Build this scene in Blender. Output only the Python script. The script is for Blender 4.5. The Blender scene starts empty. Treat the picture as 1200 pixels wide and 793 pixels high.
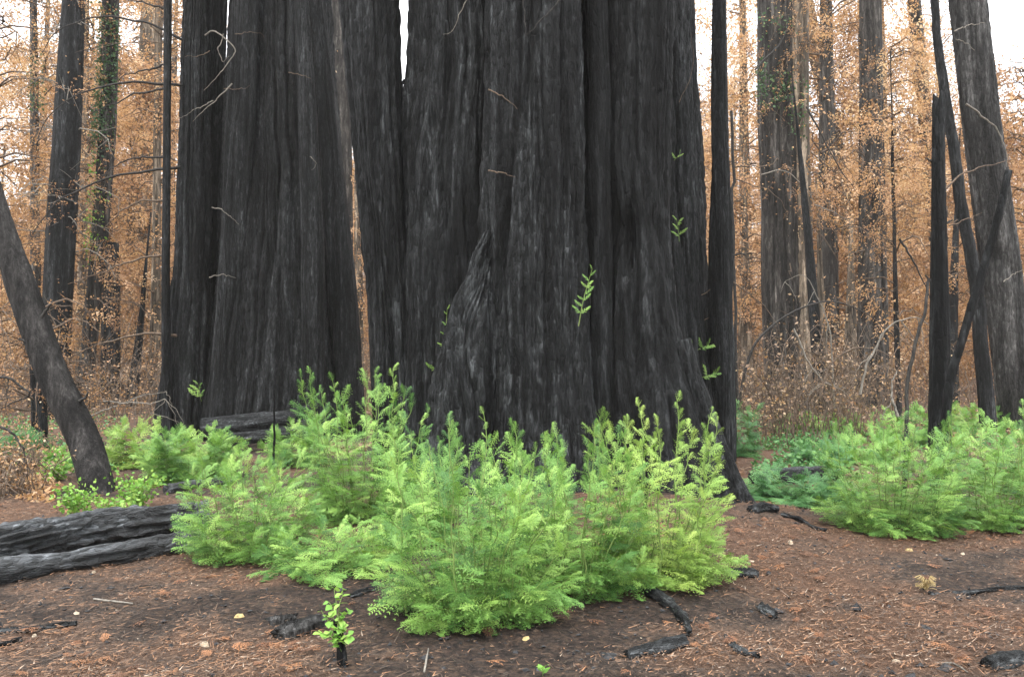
import bpy, math, random
import numpy as np

SC = bpy.context.scene
COL = SC.collection
PI = math.pi
# ------------------------------------------------------------------ camera
CAMZ, FPX, PITCH = 1.55, 950.0, math.atan(43.5 / 950.0)
cam_d = bpy.data.cameras.new('camera')
cam = bpy.data.objects.new('camera', cam_d)
COL.objects.link(cam)
cam.location = (0, 0, CAMZ)
cam.rotation_euler = (PI / 2 + PITCH, 0, 0)
cam_d.sensor_width = 36.0
cam_d.lens = 36.0 * FPX / 1200.0
cam_d.clip_start = 0.05
cam_d.clip_end = 1000
SC.camera = cam

# ------------------------------------------------------------------ world: overcast sky
SUN_EL, SUN_AZ = math.radians(58), math.radians(200)
world = bpy.data.worlds.new('World')
SC.world = world
world.use_nodes = True
wn, wl = world.node_tree.nodes, world.node_tree.links
wn.clear()
w_out = wn.new('ShaderNodeOutputWorld')
w_bg = wn.new('ShaderNodeBackground')
w_sky = wn.new('ShaderNodeTexSky')
w_sky.sky_type = 'NISHITA'
w_sky.sun_disc = False
w_sky.sun_elevation = SUN_EL
w_sky.sun_rotation = SUN_AZ
w_mix = wn.new('ShaderNodeMix')
w_mix.data_type = 'RGBA'
w_mix.inputs['Factor'].default_value = 0.85
w_mix.inputs['B'].default_value = (11.0, 11.2, 11.4, 1)      # even cloud cover
# an overcast sky is about three times brighter overhead than at the horizon
w_tc = wn.new('ShaderNodeTexCoord'); w_sep = wn.new('ShaderNodeSeparateXYZ'); w_mr = wn.new('ShaderNodeMapRange'); w_cl = wn.new('ShaderNodeVectorMath')
wl.new(w_tc.outputs['Generated'], w_sep.inputs[0]); wl.new(w_sep.outputs['Z'], w_mr.inputs[0])
w_mr.inputs[3].default_value = 0.55; w_mr.inputs[4].default_value = 1.65
w_cl.operation = 'SCALE'; w_cl.inputs[0].default_value = (11.0, 11.2, 11.4); wl.new(w_mr.outputs[0], w_cl.inputs['Scale']); wl.new(w_cl.outputs[0], w_mix.inputs['B'])
wl.new(w_sky.outputs[0], w_mix.inputs['A'])
wl.new(w_mix.outputs['Result'], w_bg.inputs['Color'])
w_bg.inputs['Strength'].default_value = 0.10
wl.new(w_bg.outputs[0], w_out.inputs['Surface'])

sun_d = bpy.data.lights.new('sun', 'SUN')
sun_d.energy = 1.2
sun_d.angle = math.radians(25)
sun_d.color = (1.0, 0.96, 0.9)
sun = bpy.data.objects.new('sun', sun_d)
COL.objects.link(sun)
# sun_rotation is measured clockwise from +Y (north) seen from above
sdir = (math.sin(SUN_AZ) * math.cos(SUN_EL), math.cos(SUN_AZ) * math.cos(SUN_EL), math.sin(SUN_EL))
from mathutils import Vector
sun.rotation_euler = Vector(sdir).to_track_quat('Z', 'Y').to_euler()
sun.location = (0, 0, 40)

SC.view_settings.view_transform = 'Standard'
SC.view_settings.look = 'None'
SC.view_settings.exposure = 1.6
SC.view_settings.gamma = 1.0
SC.render.engine = 'CYCLES'
SC.cycles.use_denoising = True
SC.cycles.denoising_input_passes = 'RGB_ALBEDO_NORMAL'
SC.cycles.denoising_prefilter = 'ACCURATE'
SC.cycles.max_bounces = 7
SC.cycles.diffuse_bounces = 3
SC.cycles.transmission_bounces = 4
SC.cycles.volume_bounces = 1

HAZE_DENSITY = 0.0005

# ------------------------------------------------------------------ helpers: noise, ground, pixels
def rng(seed):
    return np.random.default_rng(seed)

def vnoise(u, v, nu, nv, seed):
    """value noise, periodic in u; u in turns, v in 0..1"""
    nu = max(2, int(nu)); nv = max(2, int(nv))
    L = rng(seed).random((nu, nv + 2))
    x = (u % 1.0) * nu; y = np.clip(v, 0, 0.99999) * nv
    i = np.floor(x).astype(int); j = np.floor(y).astype(int)
    fx = x - i; fy = y - j
    fx = fx * fx * (3 - 2 * fx); fy = fy * fy * (3 - 2 * fy)
    i0 = i % nu; i1 = (i + 1) % nu
    a = L[i0, j] * (1 - fx) + L[i1, j] * fx
    b = L[i0, j + 1] * (1 - fx) + L[i1, j + 1] * fx
    return a * (1 - fy) + b * fy

_NL = rng(77).random((256, 256))
def pnoise(x, y):
    i = np.floor(x).astype(int); j = np.floor(y).astype(int)
    fx = x - i; fy = y - j
    fx = fx * fx * (3 - 2 * fx); fy = fy * fy * (3 - 2 * fy)
    i0 = i % 256; i1 = (i + 1) % 256; j0 = j % 256; j1 = (j + 1) % 256
    return ((_NL[i0, j0] * (1 - fx) + _NL[i1, j0] * fx) * (1 - fy) + (_NL[i0, j1] * (1 - fx) + _NL[i1, j1] * fx) * fy)

def H0(x, y):
    """broad lie of the land"""
    x = np.asarray(x, float); y = np.asarray(y, float)
    h = 0.03 * np.clip(y - 8, 0, 45)
    h = h + 0.36 * np.exp(-((x - 0.5) / 2.5) ** 2 - ((y - 8.4) / 2.1) ** 2)      # mound round the big tree
    h = h + 0.10 * (pnoise(x * 0.35 + 9, y * 0.35 + 4) - 0.5)
    return h

def duff(x, y):
    """how thick the fallen needles lie: 0 bare ash, 1 matted"""
    x = np.asarray(x, float); y = np.asarray(y, float)
    p = 0.62 * pnoise(x * 0.9 + 20, y * 1.3 + 5) + 0.38 * pnoise(x * 3.1 + 2, y * 4.0 + 7)
    p = p + 0.16 / (1 + np.exp(-(x - 1.3) * 2)) + 0.05 * (x < -1.2)
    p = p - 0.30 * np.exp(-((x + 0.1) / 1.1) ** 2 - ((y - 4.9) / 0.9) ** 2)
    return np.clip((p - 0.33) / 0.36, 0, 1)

def H(x, y):
    x = np.asarray(x, float); y = np.asarray(y, float)
    h = H0(x, y)
    h = h + 0.045 * (pnoise(x * 1.7, y * 1.7) - 0.5) + 0.028 * (pnoise(x * 5.1, y * 5.1) - 0.5)
    return h

CP, SP = math.cos(PITCH), math.sin(PITCH)
def ray(px, py):
    u = (px - 600) / FPX; v = (396.5 - py) / FPX
    return np.array([u, CP - v * SP, SP + v * CP])

def at(px, py, Y):
    d = ray(px, py); k = Y / d[1]
    return np.array([d[0] * k, Y, CAMZ + d[2] * k])

def gp(px, py):
    d = ray(px, py); t = 1.0
    while t < 120:
        p = d * t
        if CAMZ + p[2] <= float(H(p[0], p[1])):
            break
        t += 0.02
    return np.array([d[0] * t, d[1] * t, float(H(d[0] * t, d[1] * t))])

def pxm(Y):
    return Y / FPX            # metres per photograph pixel at depth Y

# ------------------------------------------------------------------ helpers: meshes and objects
def mesh(name, verts, faces, mats, smooth=True, midx=None, tint=None, extra=None):
    if not isinstance(faces, list):
        faces = [faces]
    faces = [np.asarray(f, np.int64) for f in faces if len(f)]
    me = bpy.data.meshes.new(name)
    verts = np.asarray(verts, np.float32)
    me.vertices.add(len(verts)); me.vertices.foreach_set('co', verts.ravel())
    loops = np.concatenate([f.ravel() for f in faces])
    tot = np.concatenate([np.full(len(f), f.shape[1]) for f in faces])
    start = np.concatenate([[0], np.cumsum(tot)[:-1]])
    me.loops.add(len(loops)); me.loops.foreach_set('vertex_index', loops.astype(np.int32))
    me.polygons.add(len(tot)); me.polygons.foreach_set('loop_start', start.astype(np.int32))
    me.polygons.foreach_set('use_smooth', np.full(len(tot), bool(smooth)))
    if midx is not None:
        me.polygons.foreach_set('material_index', np.asarray(midx, np.int32))
    me.update(calc_edges=True)
    if tint is not None:
        a = me.attributes.new('tint', 'FLOAT', 'POINT'); a.data.foreach_set('value', np.asarray(tint, np.float32))
    for m in (mats if isinstance(mats, (list, tuple)) else [mats]):
        me.materials.append(m)
    return me

def obj(name, me, parent=None, loc=None, kind=None, label=None):
    o = bpy.data.objects.new(name, me)
    COL.objects.link(o)
    if parent is not None:
        o.parent = parent
    if loc is not None:
        o.location = tuple(float(c) for c in loc)
    if kind: o['kind'] = kind
    if label: o['label'] = label
    return o

def thing(name, label, cat, loc, group=None):
    o = bpy.data.objects.new(name, None)
    o.empty_display_size = 0.2
    COL.objects.link(o)
    o.location = tuple(float(c) for c in loc)
    o['label'] = label; o['category'] = cat
    if group: o['group'] = group
    return o

def tag(o, label, cat, group=None):
    o['label'] = label; o['category'] = cat
    if group: o['group'] = group
    return o

def smooth_path(pts, n):
    """Catmull-Rom through pts (k x d), n samples, roughly by length"""
    P = np.asarray(pts, float)
    if len(P) == 2:
        t = np.linspace(0, 1, n)[:, None]
        return P[0] * (1 - t) + P[1] * t
    Q = np.vstack([2 * P[0] - P[1], P, 2 * P[-1] - P[-2]])
    seg = np.linalg.norm(np.diff(P[:, :3], axis=0), axis=1) + 1e-9
    s = np.concatenate([[0], np.cumsum(seg)]); s /= s[-1]
    u = np.linspace(0, 1, n)
    k = np.clip(np.searchsorted(s, u, side='right') - 1, 0, len(P) - 2)
    t = ((u - s[k]) / (s[k + 1] - s[k]))[:, None]
    a, b, c, d = Q[k], Q[k + 1], Q[k + 2], Q[k + 3]
    return 0.5 * (2 * b + (c - a) * t + (2 * a - 5 * b + 4 * c - d) * t ** 2 + (3 * b - a - 3 * c + d) * t ** 3)

def frames(C, ref=None):
    T = np.gradient(C, axis=0)
    T /= np.linalg.norm(T, axis=1)[:, None] + 1e-12
    if ref is None:
        m = np.abs(T).mean(0); ref = np.eye(3)[int(np.argmin(m))]
    A = np.cross(T, ref); A /= np.linalg.norm(A, axis=1)[:, None] + 1e-12
    B = np.cross(T, A)
    return T, A, B

def tube(C, R, sides=5):
    """plain thin tube; returns verts, quads"""
    C = np.asarray(C, float); n = len(C)
    R = np.broadcast_to(np.asarray(R, float), (n,))
    T, A, B = frames(C)
    th = np.arange(sides) / sides * 2 * PI
    V = C[:, None] + R[:, None, None] * (np.cos(th)[None, :, None] * A[:, None] + np.sin(th)[None, :, None] * B[:, None])
    i = np.arange(n - 1)[:, None] * sides; j = np.arange(sides)[None]
    jn = (j + 1) % sides
    F = np.stack([i + j, i + jn, i + sides + jn, i + sides + j], -1).reshape(-1, 4)
    return V.reshape(-1, 3), F

def join(parts):
    vs, fs, off = [], [], 0
    for v, f in parts:
        vs.append(v); fs.append(np.asarray(f) + off); off += len(v)
    return np.concatenate(vs), np.concatenate(fs)

def wiggle(C, amp, seed, freq=2.6):
    n = len(C); r = rng(seed)
    s = np.linspace(0, 1, n)
    out = np.array(C, float)
    for d in range(3):
        w = np.zeros(n)
        for f, a in ((freq, 1), (freq * 2.3, 0.5), (freq * 5, 0.25)):
            w += a * np.sin(2 * PI * (f * s * (0.7 + 0.6 * r.random()) + r.random()))
        out[:, d] += amp * w * np.minimum(1, s * 6)
    return out

def bark_tube(C, R, seg, seed, flute=0.10, flute_w=0.16, fine=0.012, fine_w=0.04, chunk=0.006, wander=0.06,
              flare=None, holes=(), cap=True, front=0.0, flat=1.0, fiss=1.0):
    """Displaced tube with furrowed, charred bark. C centres (n x 3), R radii."""
    C = np.asarray(C, float); n = len(C)
    ref = np.array([0, 1.0, 0]) if abs(C[-1][2] - C[0][2]) > 0.6 * np.linalg.norm(C[-1] - C[0]) else np.array([0, 0, 1.0])
    T, A, B = frames(C, ref)          # vertical: A = x side, B = +-y
    L = np.linalg.norm(C[-1] - C[0])
    s = np.concatenate([[0], np.cumsum(np.linalg.norm(np.diff(C, axis=0), axis=1))])
    t = np.arange(seg) / seg
    ang = 2 * PI * t + front * np.sin(2 * PI * t) - PI / 2     # fewer segments on the far side when front > 0
    Rm = float(np.median(R))
    U, V = np.meshgrid(ang / (2 * PI), s / s[-1])
    wob = wander * (vnoise(U * 0 + 0.3, V, 3, max(3, s[-1] / 1.1), seed + 1) - 0.5) + wander * 0.6 * (vnoise(U, V, 7, max(3, s[-1] / 0.7), seed + 2) - 0.5)
    U2 = U + wob
    nf = max(5, 2 * PI * Rm / flute_w)
    f1 = np.abs(2 * vnoise(U2, V, nf, max(2, s[-1] / 5.5), seed + 3) - 1) ** 0.7
    f2 = np.abs(2 * vnoise(U2 + 0.03 * f1, V, max(8, 2 * PI * Rm / fine_w), max(3, s[-1] / 2.8), seed + 4) - 1) ** 0.8
    f4 = np.abs(2 * vnoise(U2, V, max(10, 2 * PI * Rm / (fine_w * 0.55)), max(6, s[-1] / 0.30), seed + 8) - 1)
    f3 = vnoise(U2, V, max(10, 2 * PI * Rm / 0.03), max(6, s[-1] / 0.07), seed + 5)
    low = vnoise(U, V, 5, max(3, s[-1] / 4.0), seed + 6) - 0.5
    D = np.broadcast_to(np.asarray(R, float), (n,))[:, None] * (1 + 0.07 * low)
    D = D + flute * Rm * (f1 - 0.45) + fine * (f2 - 0.5) * 2 + 0.5 * fine * (f4 - 0.5) + chunk * (f3 - 0.5) * 2
    if fiss and Rm > 0.12:             # sparse deep fissures running up the grain
        nn_ = vnoise(U2, V, max(4, 2 * PI * Rm / 0.34), max(2, s[-1] / 7.0), seed + 12)
        D = D - min(0.075, 0.16 * Rm) * fiss * np.exp(-((nn_ - 0.5) / 0.045) ** 2) * (0.3 + 0.9 * vnoise(U, V, 6, max(3, s[-1] / 1.2), seed + 13))
    if flare is not None:              # (amount, height, lobes)
        am, hh, lob = flare
        lobes = np.abs(2 * vnoise(U + 0.02 * f1, V * 0 + 0.2, lob, 2, seed + 9) - 1)
        D = D + am * np.exp(-s / hh)[:, None] * lobes
    P0 = C[:, None]
    ca, sa = np.cos(ang), np.sin(ang)
    for (hx, hz, hw, hh, hd) in holes:      # burnt hollows: world x, world z, half-width, half-height, depth (on the near side)
        X = C[:, None, 0] + D * (ca[None, :, None] * A[:, None] + sa[None, :, None] * B[:, None])[:, :, 0]
        near = (ca[None, :, None] * A[:, None] + sa[None, :, None] * B[:, None])[:, :, 1] < 0.2
        Z = C[:, None, 2]
        D = D - near * hd * np.exp(-((X - hx) / hw) ** 2 - ((Z - hz) / hh) ** 2) * (0.35 + 1.2 * f2)
    V3 = P0 + D[:, :, None] * (ca[None, :, None] * A[:, None] + flat * sa[None, :, None] * B[:, None])
    i = np.arange(n - 1)[:, None] * seg; j = np.arange(seg)[None]
    jn = (j + 1) % seg
    F = np.stack([i + j, i + jn, i + seg + jn, i + seg + j], -1).reshape(-1, 4)
    verts = V3.reshape(-1, 3)
    tint = (0.5 * f1 + 0.5 * f2).reshape(-1)
    faces = [F]
    if cap:
        a = np.arange(seg)
        caps = []
        for row in (0, n - 1):
            c = verts[row * seg:(row + 1) * seg].mean(0)
            c = c + (T[row] if row == 0 else -T[row]) * Rm * 0.25
            verts = np.vstack([verts, c]); tint = np.append(tint, 0.3)
            ci = len(verts) - 1
            e = row * seg + a; e2 = row * seg + (a + 1) % seg
            caps.append(np.stack([e2, e, np.full(seg, ci)], 1) if row == 0 else np.stack([e, e2, np.full(seg, ci)], 1))
        faces.append(np.vstack(caps))
    return verts, faces, tint

# ------------------------------------------------------------------ materials
def new_mat(name):
    m = bpy.data.materials.new(name); m.use_nodes = True
    nt = m.node_tree; nt.nodes.clear()
    out = nt.nodes.new('ShaderNodeOutputMaterial')
    b = nt.nodes.new('ShaderNodeBsdfPrincipled')
    nt.links.new(b.outputs[0], out.inputs['Surface'])
    return m, nt, b, out

def N(nt, typ, **kw):
    n = nt.nodes.new(typ)
    for k, v in kw.items():
        if k in ('blend_type', 'operation', 'feature', 'data_type', 'attribute_name'):
            setattr(n, k, v)
        else:
            n.inputs[k].default_value = v
    return n

def ramp(nt, src, stops):
    r = nt.nodes.new('ShaderNodeValToRGB')
    while len(r.color_ramp.elements) > 1:
        r.color_ramp.elements.remove(r.color_ramp.elements[-1])
    r.color_ramp.elements[0].position = stops[0][0]; r.color_ramp.elements[0].color = (*stops[0][1], 1)
    for p, c in stops[1:]:
        e = r.color_ramp.elements.new(p); e.color = (*c, 1)
    nt.links.new(src, r.inputs['Fac'])
    return r

def coords(nt, scale, mode='Object'):
    tc = nt.nodes.new('ShaderNodeTexCoord'); mp = nt.nodes.new('ShaderNodeMapping')
    mp.inputs['Scale'].default_value = scale
    nt.links.new(tc.outputs[mode], mp.inputs['Vector'])
    return mp.outputs['Vector']

def grey(v, t=(1, 1, 1)):
    return (v * t[0], v * t[1], v * t[2])

def char_mat(name, dark=0.004, mid=0.012, light=0.050, tint=(0.94, 1.0, 1.04), ash=0.16, ash_sheen_at=0.77, crack=24.0, zsq=0.26, bump=0.7, axis='z', rough=(0.55, 0.85), plates=0.6, spec=0.14):
    """charred bark: streaks along the grain, alligator cracks, grey ash on flakes, pale ridge highlights painted in"""
    m, nt, b, out = new_mat(name)
    Lk = nt.links.new
    sq = {'z': lambda k: (1, 1, k), 'x': lambda k: (k, 1, 1)}[axis]
    v1 = coords(nt, sq(0.09)); v2 = coords(nt, sq(zsq)); v3 = coords(nt, (1, 1, 1))
    n1 = N(nt, 'ShaderNodeTexNoise', Scale=17.0, Detail=7.0, Roughness=0.65); Lk(v1, n1.inputs['Vector'])
    nd = N(nt, 'ShaderNodeTexNoise', Scale=9.0, Detail=3.0); Lk(v2, nd.inputs['Vector'])
    vm = N(nt, 'ShaderNodeMix', data_type='RGBA', Factor=0.06); Lk(v2, vm.inputs['A']); Lk(nd.outputs['Color'], vm.inputs['B'])
    vo = N(nt, 'ShaderNodeTexVoronoi', feature='DISTANCE_TO_EDGE', Scale=crack); Lk(vm.outputs['Result'], vo.inputs['Vector'])
    vc = N(nt, 'ShaderNodeTexVoronoi', feature='F1', Scale=crack); Lk(vm.outputs['Result'], vc.inputs['Vector'])
    n3 = N(nt, 'ShaderNodeTexNoise', Scale=60.0, Detail=5.0, Roughness=0.7); Lk(v2, n3.inputs['Vector'])
    nl0 = N(nt, 'ShaderNodeTexNoise', Scale=4.2, Detail=5.0, Roughness=0.6); Lk(coords(nt, sq(0.10)), nl0.inputs['Vector'])
    nl = nt.nodes.new('ShaderNodeMath'); nl.operation = 'MULTIPLY_ADD'; Lk(nl0.outputs['Fac'], nl.inputs[0]); nl.inputs[1].default_value = 2.2; nl.inputs[2].default_value = -0.62
    nf = N(nt, 'ShaderNodeTexNoise', Scale=48.0, Detail=6.0, Roughness=0.7); Lk(coords(nt, sq(0.16)), nf.inputs['Vector'])
    nsum = N(nt, 'ShaderNodeMath', operation='MULTIPLY_ADD'); Lk(nf.outputs['Fac'], nsum.inputs[0]); nsum.inputs[1].default_value = 0.9
    nh = N(nt, 'ShaderNodeMath', operation='MULTIPLY_ADD'); Lk(n1.outputs['Fac'], nh.inputs[0]); nh.inputs[1].default_value = 0.6; nh.inputs[2].default_value = -0.25
    Lk(nh.outputs[0], nsum.inputs[2])
    base = ramp(nt, nsum.outputs[0], [(0.30, grey(dark, tint)), (0.52, grey(mid, tint)), (0.75, grey(light, tint))])
    # flakes: each crack cell its own ash amount, more where the low noise is high
    sep = nt.nodes.new('ShaderNodeSeparateColor'); Lk(vc.outputs['Color'], sep.inputs[0])
    add = N(nt, 'ShaderNodeMath', operation='MULTIPLY_ADD'); Lk(sep.outputs[0], add.inputs[0]); add.inputs[1].default_value = 0.35
    Lk(nl.outputs[0], add.inputs[2])
    add2 = N(nt, 'ShaderNodeMath', operation='MULTIPLY_ADD'); Lk(n3.outputs['Fac'], add2.inputs[0]); add2.inputs[1].default_value = 0.35
    Lk(add.outputs[0], add2.inputs[2])
    pl = ramp(nt, sep.outputs[1], [(0.0, (0.45,) * 3), (0.6, (0.95,) * 3), (0.9, (2.2,) * 3)])
    at_ = N(nt, 'ShaderNodeAttribute', attribute_name='tint')
    add3 = N(nt, 'ShaderNodeMath', operation='MULTIPLY_ADD'); Lk(at_.outputs['Fac'], add3.inputs[0]); add3.inputs[1].default_value = 0.30  # ridges get more of the ash grey, painting in their pale highlights
    Lk(add2.outputs[0], add3.inputs[2])
    am = ramp(nt, add3.outputs[0], [(ash_sheen_at + 0.36, (0, 0, 0)), (ash_sheen_at + 0.36 + 0.22, (1, 1, 1))])
    cr = ramp(nt, vo.outputs['Distance'], [(0.0, (0, 0, 0)), (0.07, (1, 1, 1))])
    amc = N(nt, 'ShaderNodeMix', data_type='RGBA', blend_type='MULTIPLY', Factor=1.0); Lk(am.outputs[0], amc.inputs['A']); Lk(cr.outputs[0], amc.inputs['B'])
    band = ramp(nt, nl0.outputs['Fac'], [(0.36, (0.28,) * 3), (0.52, (0.85,) * 3), (0.66, (2.1,) * 3)])
    bm = N(nt, 'ShaderNodeMix', data_type='RGBA', blend_type='MULTIPLY', Factor=1.0); Lk(base.outputs[0], bm.inputs['A']); Lk(band.outputs[0], bm.inputs['B'])
    bm2 = N(nt, 'ShaderNodeMix', data_type='RGBA', blend_type='MULTIPLY', Factor=plates); Lk(bm.outputs['Result'], bm2.inputs['A']); Lk(pl.outputs[0], bm2.inputs['B'])
    mx = N(nt, 'ShaderNodeMix', data_type='RGBA'); Lk(amc.outputs['Result'], mx.inputs['Factor']); Lk(bm2.outputs['Result'], mx.inputs['A'])
    mx.inputs['B'].default_value = (*grey(ash, tint), 1)
    Lk(mx.outputs['Result'], b.inputs['Base Color'])
    rr = nt.nodes.new('ShaderNodeMapRange'); Lk(n3.outputs['Fac'], rr.inputs[0]); rr.inputs[3].default_value = rough[0]; rr.inputs[4].default_value = rough[1]
    Lk(rr.outputs[0], b.inputs['Roughness'])
    b.inputs['Specular IOR Level'].default_value = spec
    h1 = N(nt, 'ShaderNodeMath', operation='MINIMUM'); Lk(vo.outputs['Distance'], h1.inputs[0]); h1.inputs[1].default_value = 0.16
    h2 = N(nt, 'ShaderNodeMath', operation='MULTIPLY_ADD'); Lk(n1.outputs['Fac'], h2.inputs[0]); h2.inputs[1].default_value = 0.8; Lk(h1.outputs[0], h2.inputs[2])
    h3 = N(nt, 'ShaderNodeMath', operation='MULTIPLY_ADD'); Lk(nf.outputs['Fac'], h3.inputs[0]); h3.inputs[1].default_value = 0.6; Lk(h2.outputs[0], h3.inputs[2])
    bp = N(nt, 'ShaderNodeBump', Strength=min(1.0, bump + 0.2), Distance=0.05); Lk(h3.outputs[0], bp.inputs['Height'])
    Lk(bp.outputs[0], b.inputs['Normal'])
    return m

def leaf_mat(name, stops, trans=0.22, rough=0.5, spec=0.3, tcol=1.25, tblue=0.7):
    m, nt, b, out = new_mat(name); Lk = nt.links.new
    a = N(nt, 'ShaderNodeAttribute', attribute_name='tint')
    r = ramp(nt, a.outputs['Fac'], stops)
    Lk(r.outputs[0], b.inputs['Base Color'])
    b.inputs['Roughness'].default_value = rough
    b.inputs['Specular IOR Level'].default_value = spec
    t = nt.nodes.new('ShaderNodeBsdfTranslucent')
    mul = N(nt, 'ShaderNodeMix', data_type='RGBA', blend_type='MULTIPLY', Factor=1.0); Lk(r.outputs[0], mul.inputs['A'])
    mul.inputs['B'].default_value = (tcol, tcol, tcol * tblue, 1)
    Lk(mul.outputs['Result'], t.inputs['Color'])
    ms = nt.nodes.new('ShaderNodeMixShader'); ms.inputs[0].default_value = trans
    Lk(b.outputs[0], ms.inputs[1]); Lk(t.outputs[0], ms.inputs[2]); Lk(ms.outputs[0], out.inputs['Surface'])
    return m

def wood_mat(name, c1, c2, scale=30, rough=0.8):
    m, nt, b, out = new_mat(name); Lk = nt.links.new
    n = N(nt, 'ShaderNodeTexNoise', Scale=scale, Detail=5.0, Roughness=0.65); Lk(coords(nt, (1, 1, 0.5)), n.inputs['Vector'])
    r = ramp(nt, n.outputs['Fac'], [(0.35, c1), (0.65, c2)])
    Lk(r.outputs[0], b.inputs['Base Color']); b.inputs['Roughness'].default_value = rough
    b.inputs['Specular IOR Level'].default_value = 0.25
    bp = N(nt, 'ShaderNodeBump', Strength=0.5, Distance=0.01); Lk(n.outputs['Fac'], bp.inputs['Height']); Lk(bp.outputs[0], b.inputs['Normal'])
    return m

M = {}
M['char'] = char_mat('charred_bark')
M['char_scaly'] = char_mat('charred_scaly_bark', dark=0.004, mid=0.014, light=0.060, ash=0.17, ash_sheen_at=0.72, crack=30, zsq=0.28, bump=0.9)
M['char_flaked'] = char_mat('flaking_burnt_wood', dark=0.005, mid=0.018, light=0.07, ash=0.10, ash_sheen_at=0.70, crack=22, zsq=0.35, bump=0.9)
M['char_grey'] = char_mat('grey_charred_bark', dark=0.014, mid=0.034, light=0.075, tint=(1.03, 1.0, 0.97), ash=0.16, ash_sheen_at=0.80, crack=26, zsq=0.35, plates=0.5)
M['char_dark'] = char_mat('deeply_charred_bark', dark=0.003, mid=0.009, light=0.032, ash=0.13, ash_sheen_at=0.82, crack=20, zsq=0.25)
M['char_smooth'] = char_mat('smoothly_charred_bark', dark=0.007, mid=0.018, light=0.04, tint=(1.08, 1.0, 0.95), ash=0.04, ash_sheen_at=1.0, crack=40, zsq=0.6, bump=0.4, plates=0.25)
M['char_log'] = char_mat('charred_log_wood', dark=0.008, mid=0.034, light=0.12, tint=(0.93, 1.0, 1.08), ash=0.14, ash_sheen_at=0.66, crack=26, zsq=0.5, axis='x', bump=0.9, rough=(0.42, 0.62), spec=0.45)  # stronger ash grey also paints in the silvery sky sheen of the log tops
M['bark_grey'] = char_mat('scorched_grey_bark', dark=0.012, mid=0.035, light=0.09, tint=(1.1, 1.0, 0.9), ash=0.22, ash_sheen_at=0.85, crack=16, zsq=0.2)
M['bark_brown'] = char_mat('scorched_brown_bark', dark=0.035, mid=0.10, light=0.22, tint=(1.25, 1.0, 0.74), ash=0.36, ash_sheen_at=0.90, crack=14, zsq=0.15)
M['twig_dark'] = wood_mat('charred_twig', (0.010, 0.010, 0.010), (0.05, 0.045, 0.04))
M['twig_brown'] = wood_mat('brown_dead_twig', (0.05, 0.036, 0.026), (0.16, 0.115, 0.082))
M['twig_pale'] = wood_mat('pale_bare_twig', (0.11, 0.10, 0.085), (0.25, 0.225, 0.19))
M['stem_green'] = wood_mat('young_green_stem', (0.10, 0.18, 0.04), (0.20, 0.26, 0.08))
M['green'] = leaf_mat('redwood_sprout_leaf', [(0, (0.05, 0.135, 0.032)), (0.5, (0.175, 0.335, 0.075)), (1, (0.335, 0.50, 0.125))])
M['green_yellow'] = leaf_mat('yellowish_sprout_leaf', [(0, (0.14, 0.25, 0.05)), (0.5, (0.25, 0.39, 0.085)), (1, (0.38, 0.50, 0.12))])
M['green_blue'] = leaf_mat('bluish_sprout_leaf', [(0, (0.05, 0.14, 0.045)), (0.5, (0.085, 0.21, 0.07)), (1, (0.15, 0.30, 0.10))])
M['green_broad'] = leaf_mat('broad_green_leaf', [(0, (0.10, 0.22, 0.04)), (0.5, (0.16, 0.33, 0.05)), (1, (0.30, 0.45, 0.10))])
M['green_moss'] = leaf_mat('trunk_regrowth_leaf', [(0, (0.03, 0.07, 0.03)), (0.5, (0.05, 0.11, 0.045)), (1, (0.10, 0.15, 0.06))], trans=0.25)
M['brown_leaf'] = leaf_mat('scorched_brown_leaf', [(0, (0.21, 0.11, 0.055)), (0.4, (0.42, 0.238, 0.122)), (0.75, (0.585, 0.365, 0.20)), (1, (0.70, 0.52, 0.35))], trans=0.45, tcol=1.15, tblue=0.80)
M['grey_leaf'] = leaf_mat('dry_grey_brown_leaf', [(0, (0.10, 0.065, 0.045)), (0.5, (0.22, 0.14, 0.09)), (1, (0.38, 0.27, 0.18))], trans=0.3)
M['litter'] = leaf_mat('fallen_needle', [(0, (0.022, 0.018, 0.016)), (0.35, (0.075, 0.052, 0.038)), (0.58, (0.15, 0.088, 0.055)), (0.80, (0.27, 0.135, 0.068)), (0.95, (0.25, 0.165, 0.11)), (1, (0.32, 0.25, 0.19))], trans=0.0, rough=0.75)
M['rust'] = leaf_mat('fallen_rust_spray', [(0, (0.08, 0.04, 0.024)), (0.5, (0.18, 0.08, 0.04)), (1, (0.30, 0.14, 0.065))], trans=0.1, rough=0.7)
M['coal'] = char_mat('charcoal_piece', dark=0.010, mid=0.028, light=0.09, ash=0.18, ash_sheen_at=0.82, crack=38, zsq=1.0, axis='x')
M['pale'] = wood_mat('pale_dry_scrap', (0.26, 0.20, 0.14), (0.44, 0.37, 0.28))
M['yellow'] = wood_mat('yellow_dry_leaf', (0.30, 0.22, 0.09), (0.44, 0.34, 0.17))
M['grit'] = wood_mat('charcoal_crumb', (0.010, 0.010, 0.011), (0.05, 0.05, 0.052))

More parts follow.
